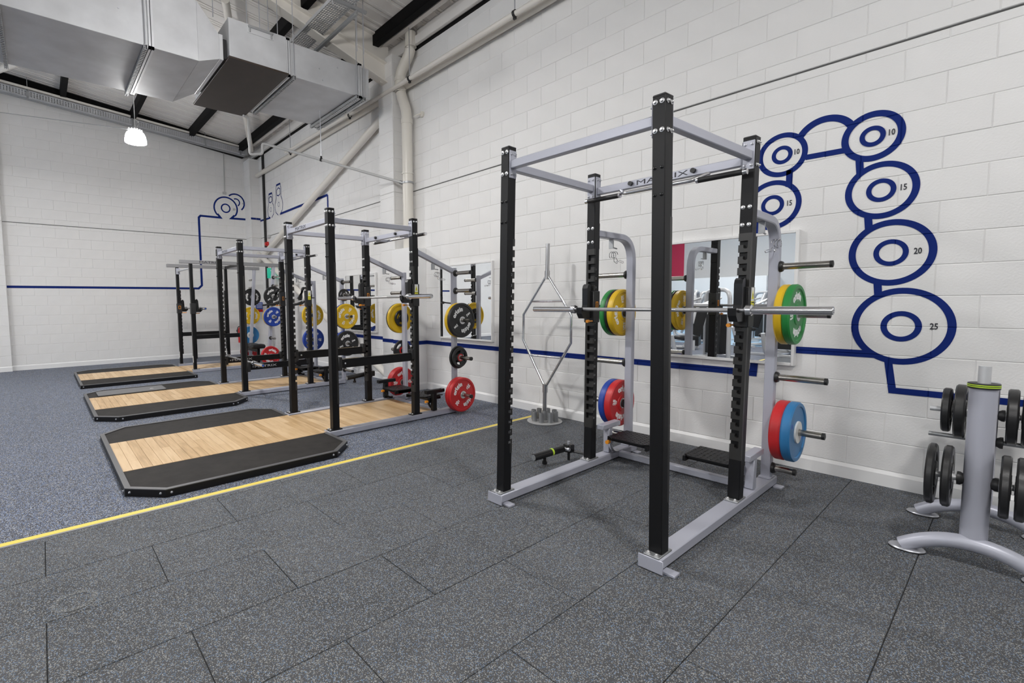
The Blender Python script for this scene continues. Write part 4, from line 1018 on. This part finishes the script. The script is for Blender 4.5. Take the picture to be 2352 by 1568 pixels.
# ============================================================ RACK 4 (half rack with long top beams)
def half_rack():
    xf, yr = -2.52, 11.38; V1 = 1.33; U = 1.05; A, B = .08, .085; H = 2.33
    t = thing('power_rack', 'black half rack with long grey top beams on the farthest platform', 'power rack', (xf, yr, 0), 'power racks')
    def part(mb, name, m, parent=None, **k): return mb.build(name, m, parent or t, **k)
    for k, (u, v) in {'FR': (0, 0), 'FL': (0, V1), 'BR': (U, 0), 'BL': (U, V1)}.items():
        front = k[0] == 'F'; right = k[1] == 'R'
        s = MB(); s.box(u, u + A - .02, v, v + B, .07, H, .004) if front else s.box(u + .02, u + A, v, v + B, .07, H, .004); part(s, 'post', 'black')
        s = MB(); sg = 1 if right else -1; e = v + B if right else v; poly = [(e, 1.80)]
        for i in range(17):
            z = 1.72 - .08 * i; poly += [(e, z + .012), (e - sg * .035, z + .012), (e - sg * .035, z - .03), (e - sg * .018, z - .03), (e - sg * .018, z - .012), (e, z - .012)]
        poly += [(e, .3), (e - sg * B, .3), (e - sg * B, 1.80)]
        xa = u + A - .02 if front else u
        s.prism(poly, lambda a, c: (xa, a, c), lambda a, c: (xa + .02, a, c)); part(s, 'slot_strip', 'black', smooth=False)
        s = MB(); s.box(u - .03, u + A + .03, v - .004, v + B + .004, .065, .075); part(s, 'base_plate', 'galvd')
        s = MB(); s.box(u - .002, u, v + .02, v + B - .02, .22, .36); part(s, 'warning_label', 'labelw', smooth=False)
    for v, k in ((0, 'R'), (V1, 'L')):
        s = MB(); s.box(-.18, 1.92, v - .005, v + B + .005, H, H + .075, .004); b = part(s, 'top_beam', 'beamgrey')
        if k == 'R':
            s = MB(); put_text(s, 'MATRIX', .065, ony(.40, v - .006, H + .037)); s.v = [(.40 + (a - .40) * 1.8, y, z) for a, y, z in s.v]; part(s, 'lettering', 'ink', b, smooth=False)
        s = MB(); s.box(-.03, 1.85, v - .005, v + B + .005, .005, .065, .004); part(s, 'floor_rail', 'silver')
        s = MB(); s.bar([(1.80, v + B / 2, H), (1.62, v + B / 2, .07)], .07, .07); part(s, 'storage_upright', 'silver')
        so = -1 if k == 'R' else 1
        for z in (2.08, 1.88, 1.64, 1.16, .66, .22):
            x = 1.62 + .18 * (z - .07) / (H - .07); y0 = v + B / 2 + so * .035
            s = MB(); s.cyl((x, y0, z), (x, y0 + so * .28, z), .0243, n=14); h = part(s, 'plate_horn', 'worn'); s = MB(); s.lathe([(.0243, 0), (.042, 0), (.036, so * .022), (.0243, so * .024)], (x, y0, z), 'y', 14); part(s, 'horn_collar', 'blackplastic', h)
        s = MB(); yo = v + .01; s.box(A, U, yo, yo + .06, .72, .81, .004); part(s, 'safety_arm', 'black')
        s = MB(); zc = 1.36; s.box(-.01, A + .01, v - .008, v + B + .008, zc - .1, zc + .13, .004); hk = part(s, 'hook_sleeve', 'blackplastic')
        prof = [(A, zc - .06), (A + .10, zc - .06), (A + .14, zc - .02), (A + .145, zc + .03), (A + .12, zc), (A + .07, zc), (A + .06, zc + .18), (A + .04, zc + .22), (A, zc + .2)]
        part(MB().prism(prof, lambda a, c: (a, v + .012, c), lambda a, c: (a, v + B - .012, c)), 'hook_cradle', 'blackgloss', hk, smooth=False)
        s = MB(); s.cyl((A, v + (0 if k == 'L' else B), zc - .085), (A + .10, v + (0 if k == 'L' else B), zc - .085), .008, n=8); part(s, 'latch_pin', 'orange', hk)
        if k == 'L':
            s = MB(); ys = v - .009
            for b in ((.0, .05, 0, .008), (.0, .05, .07, .078), (0, .008, 0, .078), (.042, .05, 0, .078)): s.box(.015 + b[0], .015 + b[1], ys - .004, ys, zc + b[2], zc + b[3])
            part(s, 'orange_ring', 'orange', hk)
        s = MB(); s.box(0, A, v + (-.007 if k == 'L' else B), v + (0 if k == 'L' else B + .007), H - .16, H - .02); part(s, 'mount_plate', 'silver')
    s = MB(); s.cyl((.04, B, H - .09), (.04, V1, H - .09), .02, n=12); part(s, 'pull_up_bar', 'ltgrey')
    s = MB(); s.box(1.45, 1.51, B, V1, .01, .06); part(s, 'cross_rail', 'silver')
    s = MB(); s.box(U + .02, U + .08, B, V1, H + .01, H + .06); part(s, 'cross_beam', 'black')
    return t
half_rack()
barbell('steel barbell with blue end caps racked on the farthest half rack', -2.34, 12.08, 1.375, 'bluecap')
def hx(z): return -2.52 + 1.62 + .18 * (z - .07) / 2.26
load(hx(1.64), 11.38 + .0425, 'R', 1.64, [Bp('black', .045, '5', -35)], 'on the near side of the farthest rack')
load(hx(1.16), 11.38 + .0425, 'R', 1.16, [Bp('yellow', .05, '15'), Bp('blue', .06, '20', -50)], 'on the near side of the farthest rack')
load(hx(.22), 11.38 + .0425, 'R', .245, [Bp('red', .06, '25', 20)], 'low on the near side of the farthest rack')
load(hx(1.64), 12.71 + .0425, 'L', 1.64, [Bp('black', .045, '5', 90)], 'on the far side of the farthest rack')
load(hx(1.16), 12.71 + .0425, 'L', 1.16, [Bp('yellow', .05, '15', 90)], 'on the far side of the farthest rack')
load(hx(.66), 12.71 + .0425, 'L', .66, [Bp('light blue', .06, '20', 0, False)], 'on the far side of the farthest rack')
load(hx(.22), 12.71 + .0425, 'L', .245, [Bp('red', .06, '25', 0)], 'low on the far side of the farthest rack')
# bench behind
t = thing('weight_bench', 'black padded bench set inside the farthest rack', 'bench', (-1.05, 11.75, 0))
s = MB(); s.box(-.16, .16, -.14, .14, .40, .50, .03); s.build('seat_pad', 'blackplastic', t)
s = MB(); s.box(-.15, .15, .16, .72, .41, .49, .03); s.build('back_pad', 'blackplastic', t)
s = MB(); s.box(-.03, .03, -.1, .9, .32, .40, .004); s.build('spine', 'black', t)
for y in (-.06, .85):
    s = MB(); s.box(-.03, .03, y - .03, y + .03, .04, .34, .004); s.box(-.28, .28, y - .03, y + .03, 0, .05, .004); s.build('leg', 'black', t)

# ============================================================ LIFTING PLATFORMS
_plk = {}
def platform(label, X0, X1, Y0, Y1, w0, w1, xin, chl=.235, chr_=.235, near_ch=True, far_ch=True):
    t = thing('lifting_platform', label, 'platform', (X0, Y0, 0), 'lifting platforms'); H = .062
    oct_ = []
    oct_ += [(X0, Y0 + chl), (X0 + chl, Y0)] if near_ch else [(X0, Y0)]
    oct_ += [(X1 - chr_, Y0), (X1, Y0 + chr_)] if near_ch else [(X1, Y0)]
    nb = len(oct_)
    oct_ += [(X1, w0)]
    top = [(X1, w1), (X1, Y1 - chr_), (X1 - chr_, Y1)] if far_ch else [(X1, w1), (X1, Y1)]
    top += [(X0 + chl, Y1), (X0, Y1 - chl)] if far_ch else [(X0, Y1)]
    path = list(reversed(oct_)) + list(reversed(top))       # from wood near edge round the left to wood far edge
    P = [Vector((a - X0, b - Y0, 0)) for a, b in path]
    for a, b in zip(P[:-1], P[1:]):
        d = (b - a).normalized(); n = Vector((-d.y, d.x, 0)); c = Vector(((X1 - X0) / 2, (Y1 - Y0) / 2, 0))
        if n.dot(c - (a + b) / 2) < 0: n = -n
        e = d * .012
        def strip(q0, q1, z0, z1, tr):
            A0, A1 = a + n * q0, a + n * q1; B0, B1 = b + n * q0, b + n * q1
            if tr: A1 += d * .016; B1 -= d * .016
            v = [Vector((p.x, p.y, z)) for z in (z0, z1) for p in (A0, B0, B1, A1)]
            return MB().add(v, [(3, 2, 1, 0), (4, 5, 6, 7), (0, 1, 5, 4), (1, 2, 6, 5), (2, 3, 7, 6), (3, 0, 4, 7)])
        fr = strip(0, .006, 0, H - .004, False).build('frame_edge', 'black', t, smooth=False)
        strip(0, .040, H - .004, H + .002, True).build('frame_lip', 'lip', fr, smooth=False)
        L = (b - a).length
        ang = math.atan2(n.y, n.x)
        for k in ([.04, L - .04]):
            link('bolt', bolt_mesh('zinc', .009), fr, a + d * k + Vector((0, 0, .034)), (0, 0, ang))
    # rubber mats
    def matp(pts):
        s = MB(); s.prism(pts, lambda a, b: (a - X0, b - Y0, .004), lambda a, b: (a - X0, b - Y0, H - .006)); return s.build('rubber_mat', 'matrub', t, smooth=False)
    g = .036; cg = .022
    nm = [(X0 + g, w0 - .003)] + ([(X0 + g, Y0 + chl + cg), (X0 + chl + cg, Y0 + g)] if near_ch else [(X0 + g, Y0 + g)]) + ([(X1 - chr_ - cg, Y0 + g), (X1 - g, Y0 + chr_ + cg)] if near_ch else [(X1 - g, Y0 + g)]) + [(X1 - g, w0 - .003)]
    fm = [(X0 + g, w1 + .003), (X1 - g, w1 + .003)] + ([(X1 - g, Y1 - chr_ - cg), (X1 - chr_ - cg, Y1 - g)] if far_ch else [(X1 - g, Y1 - g)]) + ([(X0 + chl + cg, Y1 - g), (X0 + g, Y1 - chl - cg)] if far_ch else [(X0 + g, Y1 - g)])
    matp(nm); matp(fm)
    # planks across the strip
    pw = .0762; x = X0 + .036
    while x < X1 - .02:
        wd = min(pw, X1 - x)
        cuts = sorted([w0] + [w0 + random.uniform(.2, .9) * (w1 - w0)] * (random.random() < .75) + [w1])
        for a, b in zip(cuts[:-1], cuts[1:]):
            s = MB(); s.box(0, wd - .0018, 0, b - a - .0018, .004, H - .004 + random.uniform(-.0004, .0004), .0008); link('plank', s.mesh('plank', 'wood', smooth=False), t, (x - X0, a - Y0, 0))
        x += pw
    # inset planks between the rack rails
    x = X1 + .004; a, b = w0 + .045, w1 - .045
    while x < xin:
        wd = min(pw, xin - x)
        cuts = sorted([a] + [a + random.uniform(.2, .8) * (b - a)] * (random.random() < .75) + [b])
        for p, q in zip(cuts[:-1], cuts[1:]):
            s = MB(); s.box(0, wd - .0018, 0, q - p - .0018, .004, H - .004 + random.uniform(-.0004, .0004), .0008); link('plank', s.mesh('plank', 'wood', smooth=False), t, (x - X0, p - Y0, 0))
        x += pw
    return t
platform('nearest wooden lifting platform with black rubber sides, just behind the yellow line', -4.555, -2.65, 4.155, 6.64, 4.857, 5.94, -1.10)
platform('middle wooden lifting platform with a grey mat lying on it', -4.53, -2.645, 7.26, 9.76, 8.015, 9.07, -1.10)
platform('farthest wooden lifting platform with square near corners, by the back wall', -4.515, -2.64, 10.56, 13.03, 11.345, 12.405, -1.15, near_ch=False, far_ch=True)
t = thing('exercise_mat', 'flat grey mat with a small white mark lying on the middle platform', 'mat', (-4.37, 9.10, .0645))
s = MB(); s.prism([(0.02, 0), (.90, 0), (.93, .03), (.93, .45), (.90, .48), (.06, .48), (0, .42), (0, .02)], lambda a, b: (a, b, 0), lambda a, b: (a, b, .010)); s.build('sheet', 'greypad', t, smooth=False)
s = MB(); put_text(s, 'M', .05, lambda a, b, c: (.74 + a, .22 + b, .0105 + c)); s.box(.71, .77, .17, .18, .0101, .011); s.build('mark', 'white', t, smooth=False)

# ============================================================ TRAP BAR IN ITS HOLDER
HX, HY = -.335, 3.715
t = thing('bar_holder', 'round grey floor holder with a ring of short tubes', 'bar holder', (HX, HY, 0))
s = MB(); s.lathe([(.001, 0), (.205, 0), (.21, .004), (.21, .012), (.205, .016), (.001, .016)], (0, 0, 0), 'z', 40); s.build('base_disc', 'pvc', t)
for i in range(9):
    a = R(20 + 40 * i); x, y = (.135 * math.cos(a), .135 * math.sin(a)) if i < 8 else (0, 0)
    if i < 8: a = R(22 + 45 * i); x, y = .135 * math.cos(a), .135 * math.sin(a)
    s = MB(); s.lathe([(.031, .016), (.031, .135), (.026, .135), (.026, .02)], (x, y, 0), 'z', 18); s.build('holder_tube', 'galvd', t)
t = thing('trap_bar', 'chrome hexagonal trap bar standing upright in the grey floor holder', 'trap bar', (HX, HY, .0))
def tb(y, z): return (0 - .0 * z, y - .035 * (z - .1) / 2.0, z)
s = MB(); s.cyl(tb(0, .03), tb(0, .42), .0245, n=18); s.build('sleeve', 'steel', t)
s = MB(); s.cyl(tb(0, 1.78), tb(0, 2.14), .0245, n=18); s.build('sleeve', 'steel', t)
for z in (.36, 1.72):
    s = MB(); s.cyl(tb(0, z), tb(0, z + .10), .031, n=18); s.build('sleeve_collar', 'steel', t)
for sg in (-1, 1):
    s = MB(); s.tube([tb(sg * .015, .44), tb(sg * .355, .98), tb(sg * .355, 1.30), tb(sg * .015, 1.76)], .0155, 12, up=(1, 0, 0)); s.build('hex_frame', 'chrome', t)
for z, y in ((.80, .24), (1.46, .235)):
    s = MB(); p = [(-.0, y, z), (-.12, y - .0, z), (-.12, -y, z), (0, -y, z)]; s.tube([tb(y, z), tb(-y, z)], .012, 10, up=(1, 0, 0)); s.tube([(-.10, y * .55, z + .012), (-.10, -y * 1.25, z + .012)], .014, 10, up=(1, 0, 0)) if z < 1 else None
    if z < 1: s.tube([(0, y * .55, z), (-.10, y * .55, z + .012)], .011, 8); s.tube([(0, -y, z), (-.10, -y * 1.25, z + .012)], .011, 8)
    s.build('handle', 'chrome', t)

# ============================================================ LANDMINES
def landmine(label, x, y, dirv, band=False, lift=0):
    t = thing('landmine', label, 'landmine', (x, y, lift), 'landmine attachments on the racks')
    d = Vector(dirv).normalized()
    piv = Vector((0, 0, .115)); end = piv + d * .40 + Vector((0, 0, -.03))
    s = MB(); s.cyl(piv + d * .07, end, .032, n=18); s.cyl(end - d * .12 + Vector((0, 0, -.05)), end - d * .12 + Vector((0, 0, -.02)), .014, n=10); s.cyl(end - d * .12 + Vector((0, 0, -.075)), end - d * .12 + Vector((0, 0, -.05)), .022, n=10); s.build('tube', 'blackgloss', t)
    if band:
      s = MB(); s.cyl(piv + d * .19 - Vector((0, 0, .01)), piv + d * .208 - Vector((0, 0, .011)), .033, n=18); s.build('band', 'lime', t)
    s = MB(); s.cyl(end, end + d * .004, .026, n=18); s.build('tube_mouth', 'galvd', t)
    s = MB(); s.box(-.035, .035, -.04, .04, .075, .15, .006); s.box(-.06, .0, -.03, .03, .10, .135, .005); s.build('pivot_block', 'blackgloss', t)
    s = MB(); s.cyl((0, 0, .15), (0, 0, .175), .014, n=10); s.cyl((-.05, -.045, .115), (-.05, .045, .115), .016, n=12); s.build('pivot_bolt', 'zinc', t)
    s = MB(); s.cyl((0, 0, 0 if not lift else .06), (0, 0, .08), .012, n=10); s.build('foot_pin', 'blackgloss', t)
    s = MB(); s.bar([(.0, -.01, .088), (.05, -.20, .085)] if not lift else [(0, -.01, .1), (-.05, -.06, .1)], .05, .008, .001); s.build('mount_strap', 'blackgloss', t)
landmine('black landmine tube with a lime band beside the nearest rack', -1.31, 2.665, (-1, .22, 0), True)
landmine('black landmine tube on the floor beside the middle rack', -1.02, 9.34, (-.86, -.5, 0))
landmine('black landmine tube hung on the far back post of the second rack', -1.34, 6.06, (-1, .0, 0), lift=.33)

# ============================================================ PLATE TREE (right edge)
t = thing('plate_tree', 'silver tubular plate tree with arched feet at the right edge', 'plate rack', (-.80, .16, 0))
O = Vector((-.80, .16, 0))
def lp(x, y, z): return Vector((x, y, z)) - O
s = MB(); s.cyl(lp(-1.13, .16, .10), lp(-1.13, .16, .985), .054, n=32); s.build('front_column', 'silver', t)
s = MB(); s.cyl(lp(-.46, .16, .10), lp(-.46, .16, .93), .050, n=28); s.build('back_column', 'silver', t)
s = MB(); s.cyl(lp(-1.13, .16, .98), lp(-1.13, .16, 1.095), .0245, n=20); s.build('bar_socket', 'ltgrey', t)
s = MB(); s.cyl(lp(-1.13, .16, .975), lp(-1.13, .16, 1.003), .061, n=32); s.build('socket_ring', 'blackplastic', t)
s = MB(); s.cyl(lp(-1.13, .16, .984), lp(-1.13, .16, .989), .0622, n=32); s.cyl(lp(-1.13, .16, .993), lp(-1.13, .16, .998), .0622, n=32); s.build('ring_band', 'lime', t)
for x in (-1.16, -.46):
    P = []
    for i in range(19):
        a = -1 + 2 * i / 18; P.append(lp(x, .16 + a * .275, .125 - .105 * abs(a) ** 2.1))
    s = MB(); s.tube(P, .040, 16, up=(1, 0, 0)); s.build('arched_foot', 'silver', t)
    for sg in (-1, 1):
        s = MB(); s.lathe([(.001, .002), (.060, .002), (.062, .008), (.058, .014), (.001, .016)], lp(x, .16 + sg * .255, 0), 'z', 24); s.v = [(p[0], (p[1] - sg * .255) * 1.3 + sg * .255, p[2]) for p in s.v]; s.build('foot_pad', 'zinc', t)
        s = MB(); s.lathe([(.001, 0), (.063, 0), (.063, .006), (.001, .006)], lp(x, .16 + sg * .255, 0), 'z', 24); s.v = [(p[0], (p[1] - sg * .255) * 1.3 + sg * .255, p[2]) for p in s.v]; s.build('foot_rubber', 'blackplastic', t)
s = MB(); s.bar([lp(-1.13, .16, .35), lp(-.46, .16, .35)], .05, .08, .01); s.build('cross_member', 'silver', t)
def horn(x, z, L, r=.0125, m='ltgrey'):
    for sg in (-1, 1):
        s = MB(); s.cyl(lp(x, .16 + sg * .045, z), lp(x, .16 + sg * L, z), r, n=16); h = s.build('plate_peg', m, t)
        s = MB(); s.lathe([(r, sg * .045), (.026, sg * .048), (.036, sg * .064), (.036, sg * .076), (r, sg * .078)], lp(x, .16, z), 'y', 18); s.build('peg_boss', 'blackplastic', h)
horn(-1.13, .467, .205, .0165); horn(-.46, .73, .25, .0165); horn(-.46, .56, .25, .014, 'galvd')
def treeplate(label, x, y, z, rad, th, rot): plate(label, x, y, z, 'rubber', th, rad, '', False, 'grip', rot, 'rubber plates on the plate tree')
treeplate('black grip plate on the lower left peg of the plate tree, at the peg end', -1.13, .318, .467, .170, .034, 10)
treeplate('black grip plate on the lower left peg of the plate tree, nearer the column', -1.13, .254, .467, .170, .036, 40)
treeplate('black grip plate on the lower right peg of the plate tree, next to the column', -1.13, .042, .464, .165, .038, 0)
treeplate('black grip plate on the lower right peg of the plate tree, farther out', -1.13, -.012, .464, .165, .038, 25)
treeplate('small black grip plate at the end of the upper left peg of the plate tree', -.46, .312, .73, .143, .040, 0)
treeplate('thicker black grip plate nearer the column on the upper left peg of the plate tree', -.46, .246, .73, .172, .05, 33)
treeplate('black grip plate nearer the column on the upper right peg of the plate tree', -.46, .030, .73, .170, .048, 10)
treeplate('black grip plate at the end of the upper right peg of the plate tree', -.46, -.034, .73, .170, .05, 50)

# ============================================================ THE GYM ACROSS THE ROOM (seen in the mirrors)
t = thing('wall_panel', 'tall red painted panel on the far side of the gym', 'panel', (XL, 13.7, 0))
s = MB(); s.box(.001, .02, -.9, .9, 1.5, 5.5); s.build('panel', 'wallred', t, smooth=False)
def machine(label, x, y, rz):
    t = thing('weight_machine', label, 'gym machine', (x, y, 0), 'weight machines across the gym'); t.rotation_euler = (0, 0, R(rz))
    s = MB(); s.tube(bend([(0, -.4, 0), (0, -.4, 1.7), (0, .4, 1.7), (0, .4, 0)], .25), .05, 10, up=(1, 0, 0)); s.build('frame_hoop', 'ltgrey', t)
    s = MB(); s.tube(bend([(0, 0, .05), (1.1, 0, .05), (1.25, 0, .6)], .2), .05, 10, up=(0, 1, 0)); s.tube([(0, 0, 1.68), (.9, 0, .3)], .045, 10); s.build('frame_spine', 'ltgrey', t)
    s = MB(); s.box(-.12, .12, -.25, .25, .12, 1.1, .01); s.build('weight_stack', 'blackplastic', t)
    s = MB(); s.box(.65, 1.05, -.22, .22, .48, .58, .03); s.build('seat', 'blackplastic', t)
    s = MB(); s.bar([(.66, 0, .6), (.45, 0, 1.3)], .40, .09, .03, up=(0, 1, 0)); s.build('backrest', 'blackplastic', t)
    for sg in (-1, 1):
        s = MB(); s.tube(bend([(.2, sg * .35, 1.5), (.9, sg * .42, 1.3), (1.0, sg * .42, .9)], .15), .03, 8); s.build('lever_arm', 'ltgrey', t)
    s = MB(); s.bar([(-.4, -.5, .03), (-.4, .5, .03)], .08, .06); s.bar([(.9, -.5, .03), (.9, .5, .03)], .08, .06); s.build('base_foot', 'ltgrey', t)
for i, (x, y, rz) in enumerate([(-8.0, 4.9, 30), (-9.9, 6.2, 75), (-10.3, 4.0, 10), (-12.4, 6.9, 100), (-12.6, 5.0, 40), (-14.8, 5.9, 20), (-15.2, 8.0, 80), (-8.2, 7.6, 60)]):
    machine('grey weight machine across the gym, seen in the mirror', x, y, rz)
tag(MB().box(XL + .01, XL + 2.0, 8.0, 13, 0, 2.6, .01).build('reception_pod', 'skirt'), 'white boxed reception unit on the far side of the gym', 'unit')
t = thing('strip_light', 'long white strip light over the far side of the gym', 'lamp', (-16, 5, 5.6))
s = MB(); s.box(-.06, .06, -1.2, 1.2, -.04, 0); s.build('tube', 'stripglow', t); s = MB(); s.box(-.09, .09, -1.25, 1.25, 0, .06); s.build('body', 'ltgrey', t)
bpy.context.view_layer.update()
